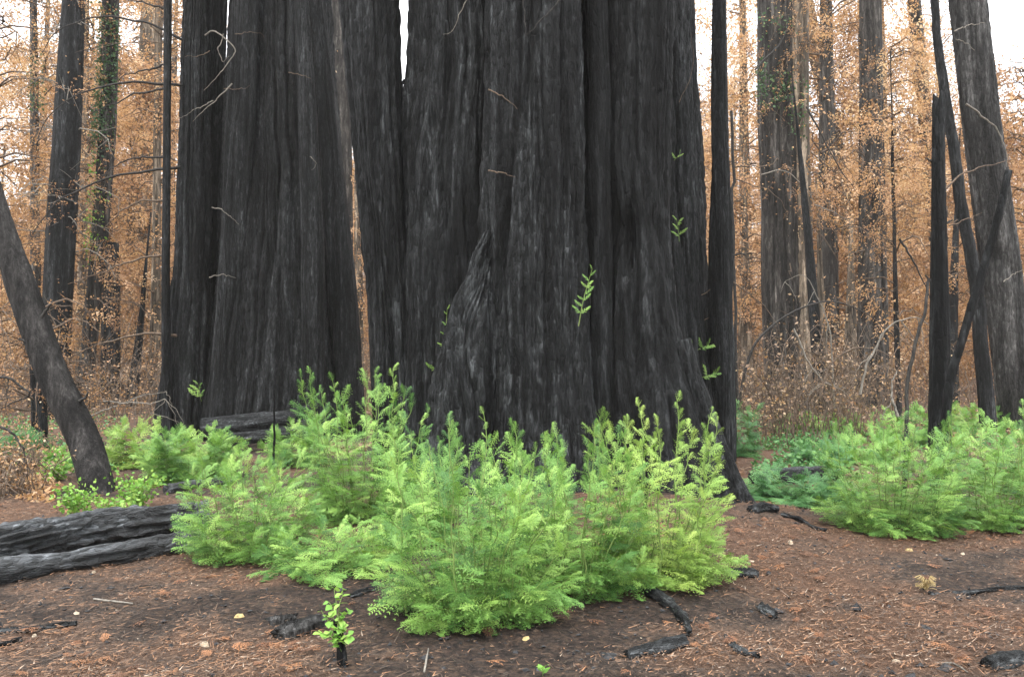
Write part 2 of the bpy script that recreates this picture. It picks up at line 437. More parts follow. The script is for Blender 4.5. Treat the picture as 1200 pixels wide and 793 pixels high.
# ground material
gm, nt, gb, go_ = new_mat('burnt_forest_floor'); Lk = nt.links.new
c0 = coords(nt, (1, 1, 1))
na = N(nt, 'ShaderNodeTexNoise', Scale=0.9, Detail=6.0, Roughness=0.6); Lk(c0, na.inputs['Vector'])
nb = N(nt, 'ShaderNodeTexNoise', Scale=22.0, Detail=8.0, Roughness=0.72, Distortion=0.6); Lk(c0, nb.inputs['Vector'])
nc = N(nt, 'ShaderNodeTexNoise', Scale=120.0, Detail=4.0, Roughness=0.7); Lk(c0, nc.inputs['Vector'])
soil = ramp(nt, nb.outputs['Fac'], [(0.32, (0.022, 0.019, 0.017)), (0.47, (0.060, 0.046, 0.038)), (0.60, (0.135, 0.090, 0.064)), (0.75, (0.23, 0.150, 0.10))])
rustc = ramp(nt, nc.outputs['Fac'], [(0.35, (0.055, 0.030, 0.019)), (0.65, (0.225, 0.125, 0.078))])
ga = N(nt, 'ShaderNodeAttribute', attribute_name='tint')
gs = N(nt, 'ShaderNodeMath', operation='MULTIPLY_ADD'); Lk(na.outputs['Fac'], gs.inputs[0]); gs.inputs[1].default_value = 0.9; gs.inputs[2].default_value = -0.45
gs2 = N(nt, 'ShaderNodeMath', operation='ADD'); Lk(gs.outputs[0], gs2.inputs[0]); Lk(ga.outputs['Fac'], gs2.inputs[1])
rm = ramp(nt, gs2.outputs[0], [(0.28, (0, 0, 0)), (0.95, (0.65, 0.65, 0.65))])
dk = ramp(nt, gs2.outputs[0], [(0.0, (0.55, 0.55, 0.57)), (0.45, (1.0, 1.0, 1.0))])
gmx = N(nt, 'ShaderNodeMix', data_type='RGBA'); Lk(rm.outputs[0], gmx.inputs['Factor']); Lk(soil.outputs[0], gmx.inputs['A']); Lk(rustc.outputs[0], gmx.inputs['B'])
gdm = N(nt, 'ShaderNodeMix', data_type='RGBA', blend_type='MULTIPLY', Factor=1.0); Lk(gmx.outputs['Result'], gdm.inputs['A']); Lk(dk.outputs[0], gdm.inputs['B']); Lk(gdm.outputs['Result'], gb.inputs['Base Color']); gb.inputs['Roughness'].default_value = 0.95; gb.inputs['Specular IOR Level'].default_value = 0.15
gh = N(nt, 'ShaderNodeMath', operation='MULTIPLY_ADD'); Lk(nc.outputs['Fac'], gh.inputs[0]); gh.inputs[1].default_value = 0.35; Lk(nb.outputs['Fac'], gh.inputs[2])
gbp = N(nt, 'ShaderNodeBump', Strength=0.9, Distance=0.05); Lk(gh.outputs[0], gbp.inputs['Height']); Lk(gbp.outputs[0], gb.inputs['Normal'])
M['ground'] = gm

# ------------------------------------------------------------------ ground
xs = np.concatenate([-np.geomspace(150, 6.2, 50), np.arange(-6, 6.001, 0.06), np.geomspace(6.2, 150, 50)])
ys = np.concatenate([np.linspace(-40, 2.2, 30), np.arange(2.4, 11, 0.055), np.geomspace(11.1, 220, 120)])
X, Y = np.meshgrid(xs, ys)
Z = H(X, Y) + 0.018 * (pnoise(X * 13, Y * 13) - 0.5) + 0.012 * (pnoise(X * 27 + 3, Y * 27) - 0.5)
nx, ny = len(xs), len(ys)
i = np.arange(ny - 1)[:, None] * nx; j = np.arange(nx - 1)[None]
F = np.stack([i + j, i + j + 1, i + nx + j + 1, i + nx + j], -1).reshape(-1, 4)
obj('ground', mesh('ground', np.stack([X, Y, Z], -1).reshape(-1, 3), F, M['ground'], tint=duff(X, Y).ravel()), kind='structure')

# ------------------------------------------------------------------ trunk columns from photograph edges
def column_path(prof, Yd, ztop, rows_per_m=34, sink=0.35, dz_fine=8.0):
    """prof: (py, xl, xr) from top to bottom; returns centres and radii from below the ground upwards"""
    pts = []
    for py, xl, xr in prof:
        a = at(xl, py, Yd); b = at(xr, py, Yd)
        pts.append(((a[0] + b[0]) / 2, a[2], abs(b[0] - a[0]) / 2))
    pts.sort(key=lambda q: q[1])
    pts = np.array(pts)
    zb = float(H(pts[0, 0], Yd)) - sink
    if pts[0, 1] > zb:
        pts = np.vstack([[pts[0, 0], zb, pts[0, 2]], pts])
    zt = pts[-1, 1]
    if ztop > zt:
        sl = (pts[-1] - pts[-2]) / (pts[-1, 1] - pts[-2, 1])
        top = pts[-1] + np.array([np.clip(sl[0], -.2, .2), 1, np.clip(sl[2], -0.03, -0.008)]) * (ztop - zt)
        top[2] = max(top[2], 0.25 * pts[-1, 2])
        pts = np.vstack([pts, top])
    zvis = min(max(zt, zb + 1), ztop)
    zz = np.concatenate([np.arange(zb, zvis, 1.0 / rows_per_m), np.arange(zvis, ztop + 0.01, 8.0 / rows_per_m)])
    fine = np.linspace(zb, ztop, 900)
    k = np.ones(41) / 41
    def sm(col):
        v = np.interp(fine, pts[:, 1], pts[:, col]); vp = np.pad(v, 20, mode='reflect', reflect_type='odd')
        return np.interp(zz, fine, np.convolve(vp, k, 'valid'))
    C = np.stack([sm(0), np.full(len(zz), Yd), zz], 1)
    return C, np.maximum(sm(2), 0.01)

def add_column(root, name, prof, Yd, mat, seed, seg=150, ztop=14, rpm=30, front=0.5, label=None, tip=False, **kw):
    seg = max(14, int(seg * 0.66)); rpm = rpm * 0.62
    C, R = column_path(prof, Yd, ztop, rpm)
    if tip:
        R = np.maximum(R * np.clip((ztop - C[:, 2]) / (0.75 * ztop), 0, 1) ** 0.8, 0.012)
    v, f, t = bark_tube(C, R, seg, seed, front=front, **kw)
    org = np.array(root.location)
    return obj(name, mesh(name, v - org, f, mat, tint=t), root, label=label)

def branch(root, name, pix, r0, mat, Yd, seed, dY=None, n=22, amp=0.012, sides=5, tipf=0.25, label=None, parent=None):
    """a branch through photograph points at depth Yd (+ dY offsets); r0 radius in metres"""
    P = [at(p[0], p[1], Yd + (dY[k] if dY is not None else 0)) for k, p in enumerate(pix)]
    C = wiggle(smooth_path(P, n), amp, seed)
    R = r0 * np.linspace(1, tipf, n)
    v, f = tube(C, R, sides)
    org = np.array(root.location)
    return obj(name, mesh(name, v - org, f, mat), parent or root, label=label)

def base_of(px, Yd):
    p = at(px, 480, Yd)
    return np.array([p[0], Yd, float(H(p[0], Yd))])

# ------------------------------------------------------------------ sprays of leaves
def spray_template(nb, nn, seed, fine=True, blen=1.0):
    """flat redwood spray along +X, unit length, normal +Z. returns (K,4,3) kites and (S,4,3) stem quads"""
    r = rng(seed); K = []; S = []
    def kite(p, d, n, L, w):
        d = d / np.linalg.norm(d); sd = np.cross(n, d)
        K.append([p + d * L * 0.12 + sd * w, p + d * L, p + d * L * 0.12 - sd * w])
    def axis(P, w0, w1):
        for a in range(len(P) - 1):
            d = P[a + 1] - P[a]; sd = np.cross([0, 0, 1.0], d); sd /= np.linalg.norm(sd) + 1e-9
            wa = w0 + (w1 - w0) * a / (len(P) - 1); wb = w0 + (w1 - w0) * (a + 1) / (len(P) - 1)
            S.append([P[a] - sd * wa, P[a] + sd * wa, P[a + 1] + sd * wb]); S.append([P[a] - sd * wa, P[a + 1] + sd * wb, P[a + 1] - sd * wb])
    def mainp(t):
        return np.array([t, 0.05 * math.sin(t * 4 + seed), -0.16 * t * t])
    axis([mainp(t) for t in np.linspace(0, 1, 3)], 0.011, 0.004)
    nz = np.array([0, 0, 1.0])
    for k in range(nb):
        t = 0.08 + 0.84 * k / (nb - 1)
        side = 1 if k % 2 else -1
        a = math.radians(62 - 26 * t + r.normal(0, 6)) * side
        L = blen * (0.52 * (1 - t) ** 0.75 * min(1, 0.6 + t * 1.8) + 0.05) * r.uniform(0.75, 1.2)
        p0 = mainp(t); d0 = np.array([math.cos(a), math.sin(a), r.normal(-0.10, 0.12)])
        bend = -0.35 * side * r.uniform(0.3, 1)
        P = []
        for u in np.linspace(0, 1, 4):
            aa = a + bend * u
            P.append(p0 + L * u * np.array([math.cos(aa), math.sin(aa), d0[2] - 0.25 * u]))
        if fine:
            axis([P[0], P[3]], 0.005, 0.002); S.pop()
            for q in range(nn):
                u = 0.06 + 0.94 * q / (nn - 1); f = u * 3; iu = min(int(f), 2); fr = f - iu
                pp = P[iu] * (1 - fr) + P[iu + 1] * fr; dd = P[iu + 1] - P[iu]; dd /= np.linalg.norm(dd)
                sd = np.cross(nz, dd); nl = (0.118 * (1 - 0.45 * u ** 2)) * r.uniform(0.8, 1.15)
                for sg in (1, -1):
                    ca = math.radians(r.uniform(38, 58)); tilt = r.normal(0.02, 0.18)
                    kite(pp, dd * math.cos(ca) + sd * sg * math.sin(ca) + nz * tilt, nz, nl, nl * 0.23)
            kite(P[3], P[3] - P[2], nz, 0.075, 0.014)
        else:
            for q in range(3):
                d = P[q + 1] - P[q]; Lq = np.linalg.norm(d) * 1.4
                for sg in (1, -1):
                    sd = np.cross(nz, d / np.linalg.norm(d))
                    kite(P[q], d + sd * sg * Lq * 0.42, nz, Lq * 1.0, Lq * 0.2)
    for q in range(4):
        for sg in (1, -1):
            kite(mainp(0.86 + 0.045 * q), np.array([1, sg * 0.6, 0]), nz, 0.065, 0.012)
    kite(mainp(1.0), np.array([1, 0, -0.2]), nz, 0.10, 0.018)
    return np.array(K, np.float32), np.array(S, np.float32)

SPR_F = [spray_template(11, 8, 11 + k) for k in range(4)]
SPR_M = [spray_template(11, 4, 31 + k) for k in range(4)]
SPR_N = [spray_template(9, 5, 71 + k, blen=0.5) for k in range(4)]
SPR_L = [spray_template(10, 0, 51 + k, fine=False) for k in range(4)]

def place_sprays(tpl, pos, d, up, size, tint, seed, stems=True):
    """pos, d (direction), up (n x 3), size (n,), tint (n,): one array of kite verts + tints"""
    pos = np.asarray(pos); d = d / (np.linalg.norm(d, axis=1)[:, None] + 1e-9)
    y = np.cross(up, d); y /= np.linalg.norm(y, axis=1)[:, None] + 1e-9
    z = np.cross(d, y)
    R = np.stack([d, y, z], 1) * size[:, None, None]       # rows: images of x, y, z
    var = rng(seed).integers(0, len(tpl), len(pos))
    V, T = [], []
    for k in range(len(tpl)):
        s = np.where(var == k)[0]
        if not len(s): continue
        Q = np.concatenate([tpl[k][0], tpl[k][1]]) if stems else tpl[k][0]
        W = np.einsum('kvc,ncd->nkvd', Q, R[s]) + pos[s][:, None, None]
        tt = np.broadcast_to(tint[s][:, None, None], W.shape[:3]) + rng(seed + 5).normal(0, 0.08, (1, W.shape[1], 1))
        V.append(W.reshape(-1, 3)); T.append(np.broadcast_to(tt, W.shape[:3]).reshape(-1))
    V = np.concatenate(V); T = np.clip(np.concatenate(T), 0, 1)
    return V, np.arange(len(V)).reshape(-1, tpl[0][0].shape[1]), T

def _hang(seed):
    r = rng(seed); K = []
    for k in range(9):
        t = 0.08 + 0.9 * k / 8; a = math.radians(r.uniform(25, 60)) * (1 if k % 2 else -1); L = (0.42 * (1 - 0.6 * t)) * r.uniform(.7, 1.2)
        p = np.array([t, 0, -0.15 * t * t]); d = np.array([math.cos(a), math.sin(a), r.uniform(-.55, .1)]); d /= np.linalg.norm(d)
        q = np.cross([0, 0, 1.0], d); q = q / np.linalg.norm(q) + np.array([0, 0, r.normal(0, .5)])
        m = p + d * L * .5
        for st, le in ((p, .62), (m - d * L * .08, .62)):
            K.append([st, st + d * L * le * .45 + q * L * .13, st + d * L * le, st + d * L * le * .45 - q * L * .13])
    K.append([[0, -.012, 0], [0, .012, 0], [1, .006, -.15], [1, -.006, -.15]])
    return np.array(K, np.float32), np.zeros((0, 4, 3), np.float32)
SPR_B = [_hang(91 + k) for k in range(5)]

def leaf_kites(pos, size, tint, seed, droop=0.6, w=0.30):
    """single leaves, randomly turned, hanging"""
    r = rng(seed); n = len(pos)
    d = r.normal(0, 1, (n, 3)); d[:, 2] = d[:, 2] * 0.6 - droop; d /= np.linalg.norm(d, axis=1)[:, None]
    q = np.cross(d, r.normal(0, 1, (n, 3))); q /= np.linalg.norm(q, axis=1)[:, None] + 1e-9
    s = size[:, None]
    V = np.stack([pos, pos + d * s * 0.45 + q * s * w, pos + d * s, pos + d * s * 0.45 - q * s * w], 1).reshape(-1, 3)
    return V, np.arange(4 * n).reshape(-1, 4), np.repeat(tint, 4)

def redwood_sprout(root, pts, seed, size=0.10, mat='green', n=7, name='sprout'):
    """a lone green shoot on bark: stem with separate sprays"""
    C = smooth_path(pts, 10); org = np.array(root.location)
    v, f = tube(C, np.linspace(0.006, 0.002, 10), 4)
    st = obj(name, mesh(name, v - org, f, M['stem_green']), root)
    r = rng(seed)
    for k in range(n):
        t = 0.25 + 0.75 * k / max(1, n - 1); p = C[min(9, int(t * 9))]
        ax = C[-1] - C[0]; ax /= np.linalg.norm(ax)
        sd = np.array([1.0 if k % 2 else -1.0, r.uniform(-0.9, 0.0), r.uniform(-0.2, 0.4)])
        d = sd * (1 - 0.6 * t) + ax * 0.6
        V, Fq, T = place_sprays(SPR_N, p[None], d[None], np.array([[0.2, -0.9, 0.5]]), np.array([size * r.uniform(0.8, 1.3) * (1.15 - 0.6 * t)]), np.array([r.uniform(0.4, 0.9)]), seed + k)
        obj('spray', mesh('spray', V - org, Fq, M[mat], smooth=False, tint=T), st)

# ------------------------------------------------------------------ the big burnt redwoods
# -- the main tree: several fused stems
mY = 9.75
main = thing('charred_redwood', 'huge charred redwood of several fused stems filling the middle, shoots at its foot', 'tree', base_of(640, mY))
def hol(px, py, Yd, w, h, d):
    p = at(px, py, Yd); return (p[0], p[2], 0.75 * w * pxm(Yd), 1.5 * h * pxm(Yd), 0.75 * d)
# front column
add_column(main, 'trunk', [(0, 568, 682), (150, 567, 683), (300, 564, 687), (420, 560, 692), (520, 554, 702), (590, 540, 724)], 9.30, M['char_scaly'], 101, seg=300, rpm=46, front=0.6,
           flute=0.17, flute_w=0.22, fine=0.042, fine_w=0.075, chunk=0.012, wander=0.015, flare=(0.25, 0.45, 9),
           holes=[hol(634, 232, 8.8, 9, 34, 0.16), hol(637, 100, 8.8, 5, 26, 0.08), hol(608, 20, 8.8, 5, 70, 0.14), hol(660, 128, 8.8, 4, 7, 0.06)])
# right column, leaning out into a long root
add_column(main, 'fused_stem', [(0, 714, 792), (120, 714, 790), (250, 712, 784), (330, 710, 792), (420, 704, 806), (500, 694, 833), (560, 684, 858), (605, 676, 884)], 9.75, M['char_dark'], 102, seg=280, rpm=44, front=0.6,
           flute=0.20, flute_w=0.26, fine=0.040, fine_w=0.08, chunk=0.010, wander=0.03, flare=(0.25, 0.5, 8),
           holes=[hol(738, 272, 9.2, 13, 26, 0.30), hol(745, 340, 9.2, 9, 60, 0.12), hol(740, 120, 9.3, 7, 70, 0.10)])
# rear left stem
add_column(main, 'fused_stem', [(0, 485, 585), (90, 484, 588), (140, 472, 588), (200, 462, 590), (300, 460, 592), (400, 462, 595), (500, 462, 600), (580, 455, 605)], 10.25, M['char'], 104, seg=240, rpm=36, front=0.55,
           flute=0.24, flute_w=0.24, fine=0.040, fine_w=0.08, chunk=0.010, wander=0.04,
           holes=[hol(508, 150, 9.8, 6, 16, 0.15), hol(500, 255, 9.8, 8, 14, 0.22), hol(532, 180, 9.8, 7, 80, 0.14)])
# the core that closes the clefts
add_column(main, 'heartwood', [(0, 555, 745), (300, 550, 750), (590, 530, 790)], 10.95, M['char_dark'], 105, seg=140, rpm=18, front=0.5, flute=0.05, flute_w=0.3)
# torn wedge of burnt wood on the left of the front column
P = [at(536, 575, 8.80), at(541, 490, 8.84), at(550, 400, 8.92), at(562, 325, 9.0), at(574, 272, 9.06)]
C = smooth_path(P, 110); R = np.interp(np.linspace(0, 1, 110), [0, 0.25, 0.6, 0.9, 1], [0.44, 0.36, 0.27, 0.12, 0.02])
v, f, t = bark_tube(C, R, 130, 106, flute=0.34, flute_w=0.16, fine=0.035, fine_w=0.06, chunk=0.012, wander=0.12, front=0.4)
obj('buttress', mesh('buttress', v - np.array(main.location), f, M['char_flaked'], tint=t), main, label='torn wedge of burnt wood with grey flakes')
P = [at(796, 400, 9.45), at(812, 450, 9.40), at(832, 505, 9.30), at(854, 556, 9.15), at(878, 598, 8.95), at(892, 622, 8.8)]
C = smooth_path(P, 90); v, f, t = bark_tube(C, np.linspace(0.13, 0.11, 90), 60, 108, flute=0.20, flute_w=0.10, fine=0.016, fine_w=0.05, chunk=0.008, wander=0.04)
obj('root', mesh('root', v - np.array(main.location), f, M['char'], tint=t), main)
# slender bar between the clefts
add_column(main, 'rib', [(0, 684, 712), (120, 690, 716), (200, 686, 714), (400, 684, 720), (560, 684, 730)], 9.55, M['char_dark'], 107, seg=90, rpm=34, front=0.4, flute=0.12, flute_w=0.08)
for k, (pix, r0, mt, Yd) in enumerate([
    ([(547, 0), (538, 18), (530, 37), (519, 40)], 0.010, 'twig_pale', 9.3),
    ([(660, -4), (640, 18), (616, 42)], 0.016, 'twig_dark', 8.55),
    ([(613, 0), (615, 22), (616, 44)], 0.012, 'twig_dark', 8.6),
    ([(572, 105), (590, 114), (606, 127)], 0.014, 'twig_brown', 8.62),
    ([(572, 200), (590, 203), (604, 208)], 0.014, 'twig_brown', 8.62),
    ]):
    branch(main, 'dead_branch', pix, r0 * 0.7, M[mt], Yd, 200 + k, amp=0.006)
BACK_TWIGS = list(enumerate([
    ([(803, 322), (806, 335), (809, 350), (812, 380)], 0.007, 'twig_brown', 12.95),
    ([(809, 350), (822, 346), (838, 335), (856, 324)], 0.009, 'twig_brown', 12.95),
    ([(812, 381), (835, 370), (858, 358)], 0.008, 'twig_brown', 12.95),
    ([(796, 120), (812, 80), (810, 40)], 0.006, 'twig_brown', 12.7)]))
for k, (a, b, c, Yd, sz, n) in enumerate([((678, 382), (684, 350), (694, 315), 8.75, 0.125, 11), ((520, 418), (522, 395), (524, 362), 9.55, 0.10, 8), ((506, 434), (512, 432), (520, 430), 9.3, 0.10, 4)]):
    redwood_sprout(main, [at(*a, Yd), at(*b, Yd - 0.06), at(*c, Yd - 0.03)], 300 + k, sz, n=n)

# -- the redwood right behind the main tree
kY = 13.6
back = thing('charred_redwood', 'charred redwood half hidden behind the long right root of the biggest tree', 'tree', base_of(790, kY))
add_column(back, 'trunk', [(0, 700, 810), (100, 704, 814), (200, 708, 821), (300, 712, 828), (400, 716, 838), (480, 718, 846), (560, 716, 852)], kY, M['char'], 103, seg=260, rpm=30, front=0.55,
           flute=0.11, flute_w=0.22, fine=0.026, fine_w=0.08, chunk=0.012, wander=0.02, flare=(0.2, 0.5, 7))

for k, (pix, r0, mt, Yd) in BACK_TWIGS:
    branch(back, 'dead_branch', pix, r0, M[mt], Yd, 206 + k, amp=0.006)
for k, (a, b, c, Yd, sz, n) in enumerate([((796, 283), (795, 270), (793, 258), 12.68, 0.16, 5), ((812, 412), (822, 408), (834, 404), 12.9, 0.20, 6),
                                      ((816, 446), (828, 440), (843, 438), 12.85, 0.22, 6), ((790, 188), (793, 185), (797, 180), 12.68, 0.12, 3)]):
    redwood_sprout(back, [at(*a, Yd), at(*b, Yd - 0.06), at(*c, Yd - 0.03)], 320 + k, sz, n=n)

# -- slim trunk just left of the main tree
sY = 9.9
slim = thing('charred_redwood', 'slender charred redwood trunk', 'tree', base_of(465, sY))
slim['label'] = 'slender charred redwood trunk close against the left flank of the biggest tree'
add_column(slim, 'trunk', [(0, 398, 467), (150, 411, 470), (300, 425, 477), (420, 433, 485), (520, 438, 494)], sY, M['char'], 111, seg=220, rpm=34, front=0.55,
           flute=0.14, flute_w=0.16, fine=0.022, fine_w=0.05, chunk=0.012, wander=0.03)
add_column(slim, 'fused_stem', [(0, 403, 432), (150, 412, 440), (300, 428, 452), (520, 438, 470)], sY + 0.25, M['char_dark'], 112, seg=90, rpm=24, front=0.5, flute=0.1, flute_w=0.15)
branch(slim, 'broken_stub', [(468, 190), (470, 130), (473, 95)], 0.07, M['char'], sY + 0.2, 113, n=14, amp=0.02, sides=8)

# -- the broad tree on the left
bY = 18.0
broad = thing('charred_redwood', 'broad charred redwood with fluted grey-black trunk behind a fallen log, left of the slender trunk', 'tree', base_of(335, bY))
add_column(broad, 'trunk', [(0, 272, 382), (150, 266, 394), (300, 258, 404), (420, 250, 412), (500, 240, 420)], bY, M['char'], 121, seg=320, rpm=30, front=0.6,
           flute=0.13, flute_w=0.24, fine=0.045, fine_w=0.10, chunk=0.016, wander=0.02, flare=(0.4, 0.8, 9))
add_column(broad, 'fused_stem', [(0, 355, 381), (150, 366, 396), (300, 378, 413), (400, 386, 422), (500, 390, 428)], bY - 0.6, M['char_dark'], 122, seg=120, rpm=24, front=0.5, flute=0.10, flute_w=0.2)
add_column(broad, 'fused_stem', [(0, 345, 362), (150, 350, 372), (300, 353, 380), (420, 354, 380), (500, 352, 382)], bY - 1.7, M['char'], 123, seg=110, rpm=24, front=0.5, flute=0.08, flute_w=0.2)
add_column(broad, 'fused_stem', [(0, 273, 305), (200, 262, 300), (350, 256, 292), (500, 243, 290)], bY - 1.25, M['char'], 124, seg=130, rpm=24, front=0.5, flute=0.10, flute_w=0.22)
for k, (pix, r0, mt) in enumerate([([(338, 85), (352, 88), (365, 92)], 0.012, 'twig_brown'), ([(392, 40), (398, 48), (394, 60)], 0.012, 'twig_dark'), ([(360, 182), (370, 190), (366, 200)], 0.008, 'twig_pale')]):
    branch(broad, 'dead_branch', pix, r0, M[mt], bY - 1.9, 130 + k, amp=0.01)

# -- the left redwood and its dark twin stem
lY = 17.2
left = thing('charred_redwood', 'charred redwood with pale hanging twigs and a dark twin stem, left of the broad trunk', 'tree', base_of(220, lY))
add_column(left, 'trunk', [(0, 216, 244), (150, 213, 246), (300, 206, 248), (400, 196, 246), (490, 184, 243)], lY, M['char'], 141, seg=220, rpm=30, front=0.55,
           flute=0.12, flute_w=0.18, fine=0.030, fine_w=0.08, chunk=0.014, wander=0.015)
add_column(left, 'fused_stem', [(0, 232, 266), (150, 234, 263), (300, 238, 264), (400, 238, 262), (490, 230, 256)], lY + 0.7, M['char_dark'], 142, seg=150, rpm=24, front=0.5, flute=0.10, flute_w=0.2)
for k, (pix, r0, mt, Yd) in enumerate([
    ([(214, 47), (190, 35), (165, 25), (115, 20), (85, 28), (62, 42), (50, 62)], 0.030, 'twig_dark', 16.9),
    ([(213, 100), (175, 97), (140, 98), (100, 108), (64, 128), (45, 160)], 0.032, 'twig_dark', 16.9),
    ([(212, 196), (180, 200), (145, 204), (110, 215), (75, 232), (50, 255), (38, 275)], 0.034, 'twig_dark', 16.9),
    ([(207, 393), (180, 391), (150, 394), (110, 406), (70, 424)], 0.034, 'twig_brown', 16.7),
    ([(240, 42), (250, 36), (262, 45), (276, 58), (266, 75), (255, 90), (238, 106)], 0.018, 'twig_pale', 16.4),
    ([(262, 40), (258, 52), (256, 62), (262, 72), (268, 66)], 0.014, 'twig_pale', 16.4),
    ([(272, 98), (258, 113), (244, 125), (226, 142)], 0.016, 'twig_pale', 16.4),
    ([(250, 118), (238, 124), (222, 132), (210, 140)], 0.012, 'twig_pale', 16.4),
    ([(246, 60), (232, 66), (216, 66)], 0.010, 'twig_brown', 16.5),
    ([(275, 40), (300, 38), (310, 44)], 0.010, 'twig_brown', 16.4),
    ([(248, 243), (258, 245), (268, 252), (279, 262)], 0.012, 'twig_pale', 16.3),
    ([(245, 325), (260, 322), (275, 325)], 0.012, 'twig_pale', 16.3),
    ([(262, 104), (285, 104), (292, 100)], 0.009, 'twig_brown', 16.4)]):
    branch(left, 'dead_branch', pix, r0, M[mt], Yd, 150 + k, amp=0.012, n=30)
redwood_sprout(left, [at(236, 470, 16.2), at(234, 460, 16.1), at(232, 450, 16.1)], 170, 0.24, n=5)

# -- thin pole
pY = 16.6
pole = thing('dead_sapling', 'thin bare charred sapling just left of the twin-stemmed redwood, dead side branches reaching left', 'tree', base_of(196, pY))
add_column(pole, 'trunk', [(0, 192, 201), (200, 191, 200), (320, 189, 199), (490, 190, 201)], pY, M['char'], 181, seg=40, rpm=20, front=0.2, flute=0.1, flute_w=0.06, fine=0.004, chunk=0.003, ztop=12)
for k, (pix, r0, mt) in enumerate([
    ([(196, 12), (175, 5), (150, 0), (130, -6)], 0.024, 'twig_dark'),
    ([(195, 75), (170, 83), (150, 87), (138, 96)], 0.026, 'twig_dark'),
    ([(195, 104), (160, 110), (135, 121), (108, 132)], 0.026, 'twig_dark'),
    ([(192, 184), (165, 185), (142, 190), (120, 208)], 0.026, 'twig_dark'),
    ([(191, 235), (160, 237), (140, 250), (120, 268)], 0.024, 'twig_brown'),
    ([(190, 299), (160, 304), (125, 317), (80, 333)], 0.026, 'twig_brown'),
    ([(194, 50), (150, 50), (110, 55), (88, 62)], 0.010, 'twig_brown'),
    ([(193, 135), (165, 128), (140, 140)], 0.014, 'twig_brown')]):
    branch(pole, 'dead_branch', pix, r0, M[mt], pY, 190 + k, amp=0.014, n=26)

# -- slim trunk right of the main tree
rY = 13.0
rslim = thing('charred_redwood', 'straight slim charred redwood trunk close against the right flank of the biggest tree', 'tree', base_of(845, rY))
add_column(rslim, 'trunk', [(0, 835, 851), (150, 833, 853), (300, 831, 858), (470, 829, 861)], rY, M['char'], 211, seg=130, rpm=28, front=0.5, flute=0.08, flute_w=0.12, fine=0.010, fine_w=0.04, chunk=0.006, wander=0.02)
branch(rslim, 'dead_branch', [(858, 299), (872, 298), (895, 297)], 0.016, M['twig_dark'], rY, 212)
branch(rslim, 'dead_branch', [(859, 330), (880, 346), (902, 366), (915, 392)], 0.012, M['twig_brown'], rY, 213)
rt = thing('dead_sapling', 'hair-thin bare stem standing between the biggest tree and the slim trunk on its right', 'tree', base_of(824, 14.5))
branch(rt, 'trunk', [(820, 135), (821, 200), (825, 260), (826, 480)], 0.025, M['twig_dark'], 14.5, 214, n=30, tipf=1.0)
rt2 = thing('dead_sapling', 'thin crooked bare stem right of the slim trunk beside the biggest tree', 'tree', base_of(862, 15.5))
branch(rt2, 'trunk', [(857, 130), (859, 190), (862, 212), (857, 230), (860, 300), (864, 480)], 0.03, M['twig_dark'], 15.5, 215, n=30, tipf=1.0)
branch(rt2, 'dead_branch', [(860, 196), (880, 195), (902, 196)], 0.014, M['twig_dark'], 15.5, 216)
branch(rt2, 'dead_branch', [(862, 210), (885, 218), (905, 225), (925, 250)], 0.012, M['twig_brown'], 15.5, 217)

# ------------------------------------------------------------------ leaning dark trunk at far left
LLp = [gp(122, 577) - np.array([0, 0, 0.25])] + [at(px, py, Yd) for px, py, Yd in ((100, 520, 10.5), (62, 440, 10.6), (28, 345, 10.7), (0, 262, 10.8), (-40, 130, 10.9), (-75, 0, 11.0), (-130, -220, 11.2))]
C = smooth_path(LLp, 260); R = np.linspace(0.205, 0.15, 260)
ll = thing('leaning_trunk', 'smooth black slanting trunk rooted among leafy plants behind the fallen logs', 'tree', LLp[0])
v, f, t = bark_tube(C, R, 90, 221, flute=0.05, flute_w=0.12, fine=0.004, fine_w=0.03, chunk=0.004, wander=0.1, front=0.2)
obj('trunk', mesh('trunk', v - LLp[0], f, M['char_smooth'], tint=t), ll)
for k, pix in enumerate([[(48, 372), (55, 362), (60, 356)], [(70, 470), (62, 462)], [(92, 470), (100, 466), (104, 458)], [(30, 400), (22, 396)]]):
    branch(ll, 'broken_stub', pix, 0.022, M['twig_dark'], 10.5, 222 + k, n=8, amp=0.004, tipf=0.5)

# ------------------------------------------------------------------ right-hand near poles
eY = 9.6
snag = thing('charred_snag', 'broken-topped charred snag standing amid the green shoots on the right', 'snag', base_of(1100, eY))
add_column(snag, 'trunk', [(128, 1093, 1106), (200, 1092, 1107), (300, 1092, 1110), (400, 1090, 1113), (540, 1088, 1115)], eY, M['char'], 231, seg=90, rpm=34, front=0.4, ztop=at(1098, 128, eY)[2], flute=0.10, flute_w=0.08, fine=0.006, chunk=0.005)
sm_ = [c for c in snag.children][0].data
co = np.empty(len(sm_.vertices) * 3, np.float32); sm_.vertices.foreach_get('co', co); co = co.reshape(-1, 3); zt_ = co[:, 2].max()
an_ = np.arctan2(co[:, 1], co[:, 0] - co[co[:, 2] > zt_ - .1][:, 0].mean()); up_ = co[:, 2] > zt_ - 0.22
co[up_, 2] += (0.16 * np.sin(an_ * 3 + 1) + 0.10 * np.sin(an_ * 7))[up_] * ((co[up_, 2] - zt_ + .22) / .22)
sm_.vertices.foreach_set('co', co.ravel()); sm_.update()
for k, pix in enumerate([[(1093, 190), (1086, 186)], [(1108, 262), (1116, 258)], [(1091, 330), (1084, 322)], [(1110, 402), (1117, 398)]]):
    branch(snag, 'broken_stub', pix, 0.016, M['twig_dark'], eY, 2310 + k, n=6, amp=0.003, tipf=0.6)
lp = thing('burnt_pole', 'black burnt pole tilted steeply against the broken snag', 'pole', base_of(1106, 9.2))
